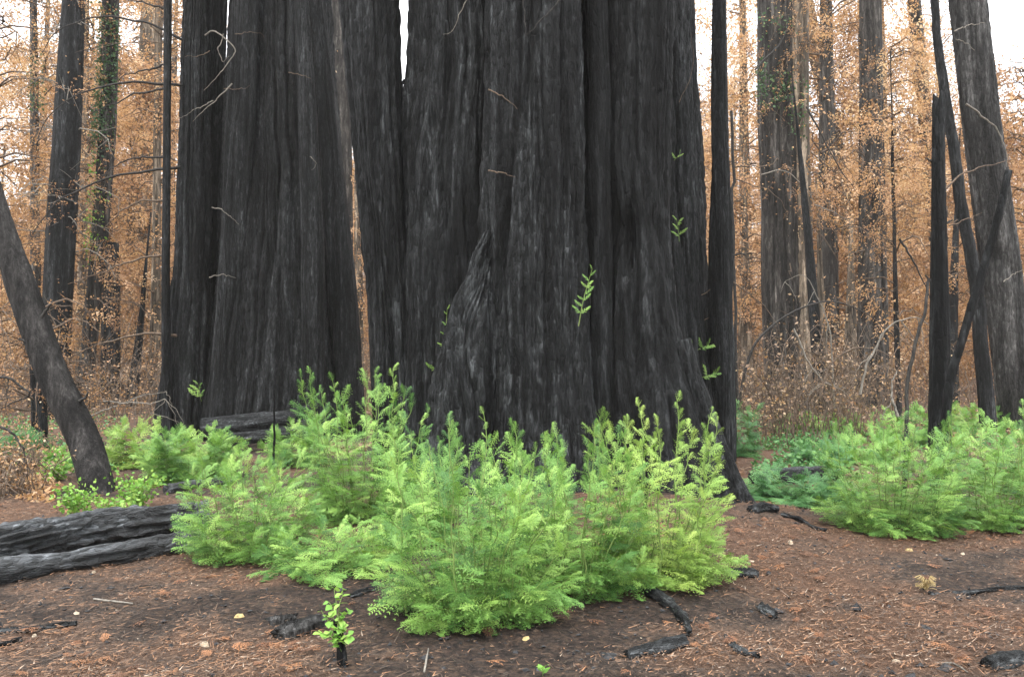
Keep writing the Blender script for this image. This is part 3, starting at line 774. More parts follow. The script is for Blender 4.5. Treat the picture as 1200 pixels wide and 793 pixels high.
P = [np.array(base_of(1107, 9.2)) - [0, 0, .2], at(1110, 470, 9.2), at(1130, 390, 9.2), at(1160, 290, 9.2), at(1172, 245, 9.2), at(1182, 200, 9.2)]
C = smooth_path(P, 120); v, f, t = bark_tube(C, np.linspace(0.055, 0.040, 120), 32, 232, flute=0.12, flute_w=0.06, fine=0.004, chunk=0.004)
obj('trunk', mesh('trunk', v - np.array(lp.location), f, M['char_dark'], tint=t), lp)
ts = thing('burnt_sapling', 'thin black burnt stem curving up out of the right-hand green clump', 'sapling', base_of(1060, 8.6))
branch(ts, 'stem', [(1060, 600), (1060, 560), (1062, 480), (1072, 405), (1084, 355), (1090, 325)], 0.026, M['twig_dark'], 8.6, 233, n=40, tipf=0.6)
cp = thing('dead_sapling', 'tall wavy dark sapling rising behind the broken snag', 'tree', base_of(1158, 16.0))
cpP = [(1158, 500), (1150, 400), (1143, 335), (1127, 235), (1110, 130), (1101, 60), (1094, 0), (1088, -70)]
C = smooth_path([at(a, b, 16.0) for a, b in cpP], 140)
C = wiggle(C, 0.012, 9); v, f, t = bark_tube(C, np.linspace(0.15, 0.06, 140), 36, 234, flute=0.10, flute_w=0.1, fine=0.006, chunk=0.005)
obj('trunk', mesh('trunk', v - np.array(cp.location), f, M['char'], tint=t), cp)
branch(cp, 'dead_branch', [(1106, 224), (1120, 210), (1140, 199), (1187, 187)], 0.022, M['twig_brown'], 15.5, 235)
branch(cp, 'dead_branch', [(1112, 265), (1130, 258), (1150, 250)], 0.015, M['twig_brown'], 15.5, 236)

cY = 18.5
rc = thing('scorched_redwood', 'thick grey scorched trunk leaning slightly left at the right edge, behind the poles', 'tree', base_of(1192, cY))
add_column(rc, 'trunk', [(0, 1114, 1153), (150, 1131, 1170), (300, 1150, 1192), (400, 1163, 1204), (500, 1174, 1216)], cY, M['char_grey'], 241, seg=180, rpm=24, front=0.5, flute=0.06, flute_w=0.12, fine=0.014, fine_w=0.05, chunk=0.012, wander=0.05)
for k, (pix, r0, mt) in enumerate([([(1118, 37), (1135, 30), (1155, 27)], 0.018, 'twig_pale'), ([(1132, 122), (1150, 135), (1168, 152), (1178, 172), (1180, 195)], 0.026, 'twig_pale'),
                                  ([(1120, 46), (1135, 52), (1142, 60)], 0.012, 'twig_pale'), ([(1176, 330), (1190, 320), (1205, 315)], 0.012, 'twig_pale')]):
    branch(rc, 'dead_branch', pix, r0, M[mt], cY - 1.0, 242 + k)

# ------------------------------------------------------------------ scorched trees of the background
def crown(root, base, height, rad, seed, nb, z0=0.12, leaves=900, leaf=(0.07, 0.16), mat='brown_leaf', bare=0.15, droop=0.7, tops=0.5, twig='twig_brown', arc=1.0):
    """drooping scorched limbs with hanging brown leaves. limbs -> one part, leaves -> one part"""
    r = rng(seed); org = np.array(root.location); tubes = []; cen = []
    for k in range(nb):
        z = height * (z0 + (1 - z0) * r.random() ** 1.0)
        a = r.uniform(0, 2 * PI); L = rad * (1 - tops * z / height) * r.uniform(0.5, 1.15)
        d = np.array([math.cos(a), math.sin(a), 0])
        up = r.uniform(0.0, 0.5) * arc
        P = [base + [0, 0, z], base + d * L * 0.4 + [0, 0, z + L * up * 0.5], base + d * L * 0.8 + [0, 0, z + L * (up * 0.5 - 0.12)], base + d * L + [0, 0, z - L * droop * r.uniform(0.2, 0.6)]]
        C = wiggle(smooth_path(P, 12), 0.03 * rad, seed * 50 + k, 3)
        tubes.append(tube(C[[0, 2, 4, 6, 8, 10, 11]], np.linspace(0.014 + 0.010 * L, 0.004, 7), 3))
        if r.random() > bare:
            m = r.integers(5, 10)
            for q in range(m):
                c = C[r.integers(4, 12)] + r.normal(0, 0.16, 3) * rad * 0.5
                cen.append(c)
            # side twigs
            for q in range(3):
                s = C[r.integers(3, 10)]; e = s + r.normal(0, 0.28 * rad, 3) * [1, 1, 0.7] + [0, 0, -0.1 * rad]
                tubes.append(tube(wiggle(np.linspace(s, e, 4), 0.02, seed + q, 2), np.linspace(0.009, 0.003, 4), 3))
    v, f = join(tubes)
    obj('dead_twigs', mesh('dead_twigs', v - org, f, M[twig]), root, kind='stuff')
    if cen and leaves:
        cen = np.array(cen); leaves = leaves * 1.35; per = max(1, int(0.6 * leaves / len(cen)))
        ctint = np.clip(r.uniform(0.15, 0.75) + r.normal(0, 0.22, len(cen)), 0, 1)
        pos = np.repeat(cen, per, 0) + r.normal(0, 1, (len(cen) * per, 3)) * np.array([0.20, 0.20, 0.24]) * (0.55 + 0.25 * rad)
        ti = np.clip(np.repeat(ctint, per) + r.normal(0, 0.15, len(pos)), 0, 1)
        V, Fq, T = leaf_kites(pos, r.uniform(leaf[0], leaf[1], len(pos)) * 0.88, ti, seed + 3, w=.42)
        m = int(leaves / 13); ci = r.integers(0, len(cen), m); n3 = r.normal(0, 1, (m, 3))
        dd = cen[ci] - base; dd[:, 2] = 0; dd = dd / (np.linalg.norm(dd, axis=1)[:, None] + .01) + r.normal(0, .6, (m, 3)); dd[:, 2] = -r.uniform(.3, 1.6, m)
        V2, F2, T2 = place_sprays(SPR_B, cen[ci] + r.normal(0, .15, (m, 3)) * (.5 + .2 * rad), dd, n3 + [0, 0, .5], r.uniform(3.0, 5.4, m) * leaf[1], np.clip(ctint[ci] + r.normal(0, .12, m), 0, 1), seed + 4)
        V = np.concatenate([V, V2]); Fq = np.concatenate([Fq, F2 + 4 * len(Fq)])[:, 1:]; T = np.concatenate([T, T2])
        obj('crown', mesh('crown', V - org, Fq, M[mat], smooth=False, tint=T), root, kind='stuff')

def moss(root, pix, Yd, wpx, n, seed, mat='green_moss', leaf=(0.06, 0.13), name='regrowth'):
    """leafy green regrowth hugging a trunk between photograph heights"""
    r = rng(seed); org = np.array(root.location)
    C = smooth_path([at(a, b, Yd) for a, b in pix], 40)
    idx = r.integers(0, 40, n); w = wpx * pxm(Yd)
    cl = r.normal(0, 1, 40) * 0.25
    ang = r.uniform(PI, 2 * PI, n)
    rr = w * (0.75 + 0.3 * np.abs(r.normal(0, 1, n)) + cl[idx] * 0.3)
    pos = C[idx] + np.stack([np.cos(ang) * rr, np.sin(ang) * rr, r.normal(0, 0.25, n)], 1)
    V, Fq, T = leaf_kites(pos, r.uniform(*leaf, n), r.random(n), seed + 1)
    obj(name, mesh(name, V - org, Fq, M[mat], smooth=False, tint=T), root, kind='stuff')

def bg_tree(label, prof, Yd, mat, seed, cat='tree', name='scorched_tree', ztop=22, seg=60, rpm=9, crown_kw=None, group=None, flute=0.07):
    px = (prof[-1][1] + prof[-1][2]) / 2
    t = thing(name, label, cat, base_of(px, Yd), group)
    add_column(t, 'trunk', prof, Yd, M[mat], seed, seg=seg, ztop=ztop, rpm=rpm, front=0.3, tip=ztop < 16 and ztop > 6.5 and ztop == round(ztop, 1), flute=flute, flute_w=0.2, fine=0.012, fine_w=0.08, chunk=0.008, wander=0.03)
    if crown_kw:
        crown(t, np.array(t.location), seed=seed + 1, **crown_kw)
    return t

# right side
A = bg_tree('big scorched redwood right of centre, its fibrous trunk dotted with dark green regrowth', [(0, 888, 946), (150, 890, 946), (300, 892, 950), (400, 894, 956), (490, 896, 966)], 24, 'bark_grey', 401, seg=150, rpm=16,
            crown_kw=dict(height=15, rad=2.6, nb=60, leaves=2600, z0=0.25, leaf=(0.06, 0.13)))
add_column(A, 'fused_stem', [(0, 916, 948), (150, 920, 948), (300, 924, 952), (490, 930, 970)], 23.6, M['bark_brown'], 405, seg=80, ztop=22, rpm=14, front=0.4, flute=0.08, flute_w=0.15)
moss(A, [(905, 95), (906, 120)], 23.4, 16, 240, 406)
moss(A, [(934, 90), (935, 110), (932, 160)], 23.2, 10, 120, 407)
moss(A, [(893, 85), (892, 100)], 23.4, 5, 60, 408)
moss(A, [(905, 20), (910, 40)], 23.4, 18, 90, 410)
for k, (pix, r0, mt) in enumerate([([(945, 125), (958, 150), (972, 175), (985, 200), (1002, 222), (1008, 232)], 0.03, 'twig_dark'), ([(885, 82), (900, 66), (918, 45), (930, 0)], 0.03, 'twig_dark'),
                                  ([(950, 178), (970, 195), (985, 206)], 0.02, 'twig_brown'), ([(892, 205), (915, 200), (940, 215), (962, 250)], 0.02, 'twig_pale'), ([(955, 240), (980, 250), (998, 262)], 0.02, 'twig_pale')]):
    branch(A, 'dead_branch', pix, r0, M[mt], 22.5, 411 + k)
bg_tree('pale slanting trunk fading into haze behind the green-dotted redwood', [(0, 935, 952), (180, 972, 990), (330, 995, 1012), (470, 1012, 1030)], 40, 'bark_brown', 421, crown_kw=dict(height=24, rad=3.0, nb=70, leaves=4500, leaf=(0.10, 0.2)))
bg_tree('straight brownish grey trunk standing alone midway between the green-dotted redwood and the broken snag', [(0, 1008, 1032), (150, 1008, 1034), (300, 1007, 1037), (478, 1004, 1042)], 26, 'bark_grey', 431, seg=90, rpm=14,
        crown_kw=dict(height=15, rad=2.0, nb=40, leaves=1500, leaf=(0.06, 0.13)))
bg_tree('faint tilted trunk lost in haze behind the wavy dark sapling', [(0, 1063, 1078), (180, 1080, 1096), (330, 1094, 1112), (460, 1105, 1124)], 42, 'bark_grey', 441, crown_kw=dict(height=24, rad=3.0, nb=70, leaves=4500, leaf=(0.10, 0.2)))
bg_tree('thin straight sapling with dense brown leaves right of the lone brownish trunk', [(60, 1041, 1046), (200, 1043, 1049), (350, 1047, 1053), (480, 1050, 1057)], 21, 'char_smooth', 451, seg=24, ztop=10.5, crown_kw=dict(height=10, rad=1.6, nb=46, leaves=2400, leaf=(0.06, 0.13), z0=0.2))
bg_tree('narrow charred trunk leaning into the foot of the green-dotted redwood', [(0, 915, 925), (300, 942, 956), (400, 950, 964), (488, 955, 972)], 21.5, 'char', 461, ztop=10, seg=40)
bg_tree('golden brown bare trunk between the green-dotted redwood and the lone brownish trunk', [(300, 955, 965), (400, 958, 970), (480, 966, 980)], 28, 'bark_brown', 463, seg=40, ztop=9)
bg_tree('short sunlit-brown trunk half hidden by the arching bare branches', [(340, 990, 1004), (400, 989, 1005), (478, 988, 1006)], 31, 'bark_brown', 465, seg=40, ztop=9)
bg_tree('leaf-thick scorched tree beyond the slim charred trunk right of the biggest tree', [(0, 868, 878), (300, 866, 880), (480, 864, 884)], 33, 'bark_brown', 467, ztop=11, crown_kw=dict(height=9.5, rad=3.0, nb=90, leaves=5500, leaf=(0.08, 0.17), z0=0.08))
bg_tree('leaf-hung scorched tree standing beyond the leaning grey trunk at the right edge', [(0, 1212, 1222), (300, 1206, 1222), (480, 1202, 1224)], 28, 'bark_brown', 469, ztop=15, crown_kw=dict(height=12, rad=3.0, nb=90, leaves=6000, leaf=(0.08, 0.16), z0=0.08))
bg_tree('charred narrow trunk behind the broken snag and crossing poles', [(200, 1118, 1128), (400, 1108, 1122), (470, 1106, 1124)], 27, 'char', 471, seg=36, ztop=10, crown_kw=dict(height=9, rad=2.4, nb=36, leaves=1800, leaf=(0.07, 0.14)))

# left side
bg_tree('dark bare trunk left of the ivy-green trunk, thickest of the far left trees', [(0, 75, 99), (150, 64, 94), (300, 54, 86), (420, 50, 80), (480, 46, 80)], 22, 'char', 501, seg=90, rpm=14, crown_kw=dict(height=14, rad=1.9, nb=46, leaves=1300, leaf=(0.06, 0.13), z0=0.3, twig='twig_pale'))
Lm = bg_tree('slim trunk sleeved in dark green regrowth high up, at the left', [(0, 120, 139), (150, 117, 135), (300, 106, 124), (420, 94, 112), (492, 84, 108)], 23.5, 'bark_grey', 511, seg=70, rpm=12, crown_kw=dict(height=14, rad=2.2, nb=44, leaves=1700, leaf=(0.06, 0.13), z0=0.2))
moss(Lm, [(129, 15), (127, 80), (124, 130), (120, 172)], 23.5, 11, 1500, 512)
moss(Lm, [(119, 185), (116, 230), (113, 300)], 23.5, 10, 420, 513, mat='green_broad')
Lt = bg_tree('thin trunk with a tuft of green regrowth at far left', [(0, 35, 43), (100, 36, 45), (300, 36, 47), (480, 34, 50)], 27, 'bark_grey', 521, seg=40, crown_kw=dict(height=14, rad=2.4, nb=44, leaves=2400, leaf=(0.07, 0.15), z0=0.1))
moss(Lt, [(42, 70), (44, 90), (46, 130)], 26.6, 8, 260, 522)
bg_tree('hazy reddish trunk leaning right, seen between the ivy-green trunk and the bare sapling', [(0, 168, 192), (120, 160, 184), (300, 146, 170), (470, 134, 160)], 38, 'bark_brown', 531, seg=60, crown_kw=dict(height=22, rad=3.0, nb=90, leaves=5500, leaf=(0.10, 0.2), z0=0.08))
bg_tree('short dark stump-like trunk behind brown leaves left of the twin-stemmed redwood', [(285, 118, 138), (330, 118, 140), (400, 120, 140), (478, 116, 140)], 27, 'char', 533, seg=40, ztop=at(128, 285, 27)[2])
bg_tree('slanted dark bare stem in the brown brush left of the twin-stemmed redwood', [(300, 168, 176), (400, 158, 168), (480, 146, 160)], 26, 'char', 535, seg=30, ztop=7)
bg_tree('dark narrow trunk low behind the slanting trunk at far left', [(240, 20, 30), (400, 36, 52), (530, 38, 56)], 14.5, 'char', 537, seg=36, ztop=float(at(44, 415, 14.5)[2]), crown_kw=dict(height=2.6, rad=1.6, nb=26, leaves=900, leaf=(0.04, 0.09), mat='brown_leaf', z0=0.25))
bg_tree('brown-leaved scorched tree at the extreme left edge', [(0, -30, -18), (300, -28, -12), (480, -30, -10)], 24, 'bark_brown', 539, ztop=18, crown_kw=dict(height=16, rad=3.2, nb=90, leaves=6000, leaf=(0.07, 0.15), z0=0.06))
bg_tree('bushy brown-leaved tree filling the gap between the dark bare trunk and the ivy-green trunk', [(0, 98, 104), (300, 92, 102), (480, 88, 100)], 31, 'bark_brown', 541, ztop=18, crown_kw=dict(height=17, rad=2.8, nb=90, leaves=5500, leaf=(0.08, 0.17), z0=0.06))
bg_tree('bushy brown-leaved tree right behind the thin bare sapling', [(0, 182, 190), (300, 178, 188), (480, 174, 190)], 29, 'bark_brown', 543, ztop=18, crown_kw=dict(height=17, rad=2.6, nb=90, leaves=5500, leaf=(0.08, 0.17), z0=0.06))
# seen through the gaps between the big trunks
bg_tree('greyish trunk glimpsed through the gap between the broad and the slender charred trunks', [(0, 380, 409), (150, 384, 412), (300, 386, 414), (480, 386, 414)], 30, 'bark_grey', 551, seg=50, crown_kw=dict(height=15, rad=1.5, nb=30, leaves=900, leaf=(0.07, 0.15)))
bg_tree('brown-leaved tree glimpsed low through the gap left of the slender charred trunk', [(100, 412, 420), (480, 416, 428)], 33, 'bark_brown', 553, ztop=14, crown_kw=dict(height=13, rad=2.0, nb=50, leaves=2600, leaf=(0.08, 0.16), z0=0.06))
bg_tree('brown-leaved tree glimpsed behind the left flank of the biggest tree', [(60, 470, 476), (480, 474, 484)], 36, 'bark_brown', 555, ztop=13, crown_kw=dict(height=13, rad=1.7, nb=30, leaves=900, leaf=(0.08, 0.16), z0=0.06))

# deeper forest: look-alike scorched trees
protos = []
rd = random.Random(5)
spots = []
tries = 0
while len(spots) < 78 and tries < 4000:
    tries += 1
    Yd = rd.uniform(34, 88); x = rd.uniform(-0.78, 0.78) * Yd
    u = x / Yd * FPX + 600
    if 470 < u < 800 and rd.random() > 0.1: continue
    if all((x - a) ** 2 + (Yd - b) ** 2 > 9 for a, b in spots):
        spots.append((x, Yd))
for k in range(5):
    h = [15, 19, 24, 14, 27][k]
    t = thing('scorched_tree', 'thin scorched tree hung with brown leaves deep in the hazy forest', 'tree', (0, 0, 0), 'scorched trees deep in the forest')
    C = smooth_path([(0, 0, -0.4), (0.1 * (k - 2), 0, h * 0.5), (0.25 * (k - 2), 0.1, h * 1.25)], 60)
    v, f, tt = bark_tube(C, np.linspace([0.22, 0.3, 0.42, 0.18, 0.5][k], 0.06, 60), 24, 600 + k, fine=0.01)
    obj('trunk', mesh('trunk', v, f, M[['bark_grey', 'char', 'bark_brown', 'char_smooth', 'bark_grey'][k]], tint=tt), t)
    crown(t, np.zeros(3), h, [3.4, 3.8, 4.4, 3.2, 4.6][k], 610 + k, 130, z0=0.03, leaves=8500, leaf=(0.13, 0.27), tops=0.4)
    protos.append(t)
def dup(root, loc, rz, sc):
    r = root.copy(); COL.objects.link(r); r.location = loc; r.rotation_euler = (0, 0, rz); r.scale = (sc, sc, sc)
    for ch in list(root.children):
        c = ch.copy(); COL.objects.link(c); c.parent = r
    return r
for n, (x, Yd) in enumerate(spots):
    loc = (x, Yd, float(H(x, Yd))); rz = rd.uniform(0, 6.28); sc = rd.uniform(0.8, 1.15)
    if n < 5:
        t = protos[n]; t.location = loc; t.rotation_euler = (0, 0, rz); t.scale = (sc,) * 3
    else:
        dup(protos[n % 5], loc, rz, sc)

# far wood: one mass of hazy scorched foliage
r = rng(640)
n = 60000
Yd = r.uniform(85, 150, n); u = r.uniform(-0.85, 0.85, n)
zz = r.random(n) ** 1.5 * (24 + 14 * pnoise(u * 40, u * 0 + 3))
pos = np.stack([u * Yd, Yd, 1.3 + zz], 1)
V, Fq, T = leaf_kites(pos, r.uniform(0.8, 1.7, n), np.clip(pnoise(u * 60, zz * 0.5) * 0.8 + r.normal(0, 0.15, n), 0, 1), 641)
trk = []
for k in range(90):
    y0 = r.uniform(80, 140); x0 = r.uniform(-0.8, 0.8) * y0; h = r.uniform(14, 30)
    trk.append(tube(np.array([[x0, y0, 0.8], [x0 + r.normal(0, .4), y0, h * .5], [x0 + r.normal(0, .8), y0, h]]), np.array([0.5, 0.35, 0.12]) * r.uniform(.6, 1.4), 8))
tv, tf = join(trk)
VV = np.concatenate([V, tv]); FF = [Fq[:, 1:], tf + len(V)]
obj('far_woods', mesh('far_woods', VV, FF, [M['brown_leaf'], M['bark_grey']], smooth=False, midx=np.r_[np.zeros(len(Fq)), np.ones(len(tf))], tint=np.r_[T, np.full(len(tv), 0.5)]), kind='stuff')

# ------------------------------------------------------------------ dead brush under the trees
def brush_mass(name, boxes, seed, ntw, nleaf, mats=('twig_brown', 'grey_leaf', 'brown_leaf'), h=(0.6, 2.4), leaf=(0.05, 0.11)):
    """boxes: (px0, px1, Y0, Y1): a band of ground; thin arching stems with dry leaves"""
    r = rng(seed); tubes = []; cen = []
    for k in range(ntw):
        b = boxes[r.integers(0, len(boxes))]
        Yd = r.uniform(b[2], b[3]); x = (r.uniform(b[0], b[1]) - 600) / FPX * Yd
        p = np.array([x, Yd, float(H0(x, Yd)) - 0.05]); hh = r.uniform(*h) * (0.6 + 0.8 * pnoise(np.array(x * 0.6), np.array(Yd * 0.6)))
        a = r.uniform(0, 2 * PI); sp = r.uniform(0.2, 1.1) * hh; d = np.array([math.cos(a), math.sin(a), 0])
        P = [p, p + d * sp * 0.25 + [0, 0, hh * 0.7], p + d * sp * 0.7 + [0, 0, hh], p + d * sp * 1.1 + [0, 0, hh * r.uniform(0.45, 1.05)]]
        C = wiggle(smooth_path(P, 9), 0.03, seed + k, 2)
        tubes.append(tube(C, np.linspace(r.uniform(0.007, 0.016), 0.003, 9), 3))
        for q in range(4):
            s = C[r.integers(3, 9)]; e = s + r.normal(0, 0.22, 3) + [0, 0, -0.12]
            tubes.append(tube(np.linspace(s, e, 2), np.linspace(0.006, 0.002, 2), 3))
        for q in range(4):
            cen.append(C[r.integers(3, 9)])
    tv, tf = join(tubes)
    cen = np.array(cen); per = max(1, nleaf // len(cen))
    pos = np.repeat(cen, per, 0) + r.normal(0, 0.17, (len(cen) * per, 3))
    ti = np.clip(np.repeat(r.random(len(cen)), per) + r.normal(0, .15, len(pos)), 0, 1)
    V, Fq, T = leaf_kites(pos, r.uniform(*leaf, len(pos)), ti, seed + 2)
    half = len(Fq) // 2
    mi = np.r_[np.zeros(len(tf)), np.ones(half), np.full(len(Fq) - half, 2)]
    perm = r.permutation(len(Fq)); Fq = Fq[perm]
    obj(name, mesh(name, np.concatenate([tv, V]), np.concatenate([tf, Fq + len(tv)]), [M[m] for m in mats], smooth=False, midx=mi, tint=np.r_[np.full(len(tv), .5), T]), kind='stuff')
brush_mass('dead_brush', [(-60, 190, 19, 30), (850, 1260, 19, 30), (860, 1010, 16, 20), (380, 440, 24, 30)], 650, 760, 6500, mats=('twig_brown', 'grey_leaf', 'grey_leaf'))
brush_mass('dead_brush', [(-200, 120, 30, 46), (840, 1400, 30, 46), (120, 220, 28, 40)], 660, 650, 12000, h=(1.2, 3.6), leaf=(0.08, 0.17))
brush_mass('dry_bracken', [(-120, 55, 9.6, 12.5)], 670, 170, 3400, mats=('twig_brown', 'brown_leaf', 'grey_leaf'), h=(0.25, 0.75), leaf=(0.03, 0.07))
brush_mass('pale_brush', [(865, 960, 15, 18), (60, 190, 18, 21), (960, 1100, 17, 21)], 680, 90, 1500, mats=('twig_brown', 'grey_leaf', 'brown_leaf'), h=(0.9, 2.3), leaf=(0.04, 0.09))

# low ground cover between the trunks
def cover(name, boxes, n, seed, mat, leaf, hz):
    q = rng(seed); k = q.integers(0, len(boxes), n); B = np.array(boxes, float)[k]
    y = q.uniform(B[:, 2], B[:, 3]); x = (q.uniform(B[:, 0], B[:, 1]) - 600) / FPX * y
    keep = pnoise(x * 1.3 + 40, y * 1.3) + 0.3 * pnoise(x * 4, y * 4 + 9) > (0.62 if mat == 'green_blue' else 0.55); x, y = x[keep], y[keep]
    pos = np.stack([x, y, H0(x, y) + q.uniform(0, 1, len(x)) ** 2 * hz * (.4 + pnoise(x * 2, y * 2))], 1)
    V, Fq, T = leaf_kites(pos, q.uniform(*leaf, len(pos)), q.random(len(pos)), seed + 1, droop=.1, w=.32)
    V[:, 2] = np.maximum(V[:, 2], H0(V[:, 0], V[:, 1]) + .01)
    obj(name, mesh(name, V, Fq, M[mat], smooth=False, tint=T), kind='stuff')
cover('ground_cover', [(-60, 190, 11.5, 22), (870, 1260, 13.5, 24), (880, 1000, 12, 17)], 15000, 690, 'green_blue', (.04, .09), .26)
cover('leaf_litter', [(-120, 220, 11, 32), (850, 1300, 11, 32), (380, 460, 14, 32)], 30000, 693, 'grey_leaf', (.04, .11), .10)
cover('dry_leaves', [(-120, 70, 9.5, 14), (850, 1300, 16, 32), (-120, 200, 16, 32)], 14000, 696, 'brown_leaf', (.04, .10), .14)

# arching bare branches on the right (each bent sapling a thing)
arches = [
    ('bare sapling arched over like a hoop in front of the green-dotted redwood', 16.5, 0.034, 'twig_dark', [(866, 478), (872, 440), (885, 404), (905, 382), (935, 362), (968, 354), (1000, 360), (1025, 374), (1040, 388)]),
    ('pale forked branch drooping beside the thin black stem on the right', 13.5, 0.022, 'twig_pale', [(1008, 462), (1012, 440), (1022, 415), (1036, 390), (1055, 375), (1075, 372), (1092, 384)]),
    ('low grey arching branch above the right-hand green shoots', 15.0, 0.022, 'twig_brown', [(960, 468), (968, 440), (982, 418), (1005, 408), (1030, 410), (1052, 422)]),
    ('pale curved stick sagging beneath the hoop of the arched sapling', 15.5, 0.022, 'twig_pale', [(930, 385), (940, 408), (952, 432), (968, 448), (990, 456)]),
    ('short bleached stick standing upright in the green behind the right-hand clump', 13.0, 0.028, 'twig_pale', [(1052, 488), (1046, 470), (1045, 452), (1050, 434)]),
    ('dark slanting twig crossing behind the broken snag', 14.0, 0.022, 'twig_dark', [(1054, 280), (1068, 302), (1080, 325), (1092, 355)]),
    ('thin grey stem bowing left among dead brush beside the dark leaning trunk', 17.5, 0.022, 'twig_pale', [(978, 480), (976, 430), (970, 380), (955, 340), (940, 322), (920, 330)]),
    ('pale broken branches leaning toward the twin-stemmed redwood at its left foot', 15.5, 0.020, 'twig_pale', [(94, 492), (130, 478), (160, 466), (194, 458)]),
    ('second pale stick lying in the brush at the left foot of the twin-stemmed redwood', 15.3, 0.018, 'twig_pale', [(120, 470), (150, 472), (180, 472), (194, 468), (176, 484)]),
    ('dark bent stem curving through bracken at the far left edge', 11.0, 0.022, 'twig_dark', [(-12, 440), (10, 444), (22, 450), (34, 463), (18, 470), (0, 480)]),
    ('dark looping stem arching down beside the fallen logs at far left', 10.0, 0.018, 'twig_dark', [(0, 500), (12, 505), (24, 520), (30, 536), (33, 552)]),
]
for k, (lab, Yd, r0, mt, pix) in enumerate(arches):
    t = thing('bare_branch' if k not in (0,) else 'arched_sapling', lab, 'branch' if k else 'sapling', base_of(pix[0][0], Yd))
    branch(t, 'stem', pix, r0, M[mt], Yd, 700 + k, n=34, amp=0.012)
    rr = rng(720 + k)
    for q in range(5 if k not in (4, 5, 9, 10) else 1):
        a = pix[rr.integers(1, len(pix))]; dx = rr.normal(0, 16); dy = rr.uniform(8, 46)
        branch(t, 'twig', [a, (a[0] + dx * .6, a[1] + dy * .4), (a[0] + dx, a[1] + dy)], r0 * 0.4, M[mt], Yd, 740 + k * 9 + q, n=10, amp=0.01, sides=4)

# ------------------------------------------------------------------ green shoot clumps at the trunk feet
def clump(label, bx, by, wpx, top, seed, mat='green', tpl='M', nst=26, spst=18, leaders=6, size=(0.12, 0.24), ysq=0.8, droop=0.55, cat='shrub', Yd=None, name='redwood_shoots', stems=True, lean=0.0, taper=0.45, tilt=(0.04, 0.92)):
    """bx, by: foot pixel; wpx: width; top: photograph row of its top"""
    if Yd is None:
        P = gp(bx, by); nst = int(nst * 1.22)
    else:
        x = (bx - 600) / FPX * Yd; P = np.array([x, Yd, float(H(x, Yd))])
    s = P[1] / FPX; hgt = at(bx, top, P[1])[2] - P[2]; rad = wpx * s / 2
    t = thing(name, label, cat, P)
    r = rng(seed); pos = []; dr = []; up = []; sz = []; tn = []
    for k in range(nst):
        lead = k < leaders
        q = (k + 0.5) / nst; a = k * 2.39996 + r.normal(0, .3)
        if lead:
            rr0 = rad * 0.82 * math.sqrt(r.random()); tl = r.uniform(0, 0.22); L = hgt * r.uniform(0.78, 1.14)
        else:
            rr0 = rad * 0.52 * math.sqrt(q); tl = tilt[0] + (tilt[1] - tilt[0]) * q * r.uniform(0.75, 1.15); L = hgt * r.uniform(0.82, 1.06) * (1 - taper * q * 0.30)
            L = min(L, (rad * 0.98 - rr0) / max(0.15, math.sin(min(1.5, tl))) ) if tl > 0.3 else L
            L = max(L, 0.30 * hgt)
        b = P + [rr0 * math.cos(a), rr0 * math.sin(a) * ysq, -0.03]
        d = np.array([math.cos(a), math.sin(a) * ysq, 0]); d = d + [lean, 0, 0]
        pts = []
        for w in np.linspace(0, 1, 7):
            pts.append(b + d * L * math.sin(tl) * w ** 0.9 * (1 + .25 * w) + np.array([0, 0, L * (math.cos(tl) * w - droop * max(0, tl - 0.35) * w ** 2.2 * 0.55)]))
        C = wiggle(smooth_path(pts, 14), 0.012, seed * 31 + k, 2)
        gz = H0(C[:, 0], C[:, 1]) + 0.05; C[:, 2] = np.maximum(C[:, 2], gz)
        v, f = tube(C, np.linspace(0.0050, 0.0015, 14) * (0.8 + 0.5 * hgt), 4)
        if stems:
            obj('stem', mesh('stem', v - P, f, M['stem_green']), t)
        tint0 = r.uniform(0.15, 0.80)
        ns = int(spst * 1.3) if not lead else int(spst * 1.7)
        for m in range(ns):
            w = 0.12 + 0.88 * (m + r.random() * .6) / ns; w = min(w, 1.0)
            fi = w * 13; i0 = min(int(fi), 12); fr = fi - i0
            p = C[i0] * (1 - fr) + C[i0 + 1] * fr; ax = C[i0 + 1] - C[i0]; ax /= np.linalg.norm(ax) + 1e-9
            az = r.uniform(0, 2 * PI) if r.random() < 0.35 else a + r.normal(0, 1.0) + (PI / 2 if m % 2 else -PI / 2) * r.uniform(.4, 1)
            side = np.array([math.cos(az), math.sin(az), r.uniform(-0.40, 0.10) + 0.75 * w * max(0, 1 - tl)])
            mixw = 0.25 + 0.75 * max(0, w - 0.55) / 0.45
            dd = side * (1.05 - 0.6 * max(0, w - .5) * 2 * .8) + ax * mixw
            scl = r.uniform(*size) * (1.15 - 0.50 * w ** 2) * (0.66 if lead and w > 0.78 else 1)
            pos.append(p); dr.append(dd); sz.append(scl)
            up.append(np.array([r.normal(0, .35), r.normal(-0.25, .35), 1.0]) if abs(dd[2]) < 0.8 * np.linalg.norm(dd) else np.array([r.normal(0, .5), -1.0, .3]))
            tn.append(np.clip(tint0 + r.normal(0, .18), 0, 1))
    T_ = {'F': SPR_F, 'M': SPR_M, 'L': SPR_L}[tpl]
    V, Fq, T = place_sprays(T_, pos, np.array(dr), np.array(up), np.array(sz), np.array(tn), seed + 4)
    gz = H0(V[:, 0], V[:, 1]) + 0.015
    V[:, 2] = np.maximum(V[:, 2], gz)
    obj('foliage', mesh('foliage', V - P, Fq, M[mat], smooth=False, tint=T), t, kind='stuff')
    return t

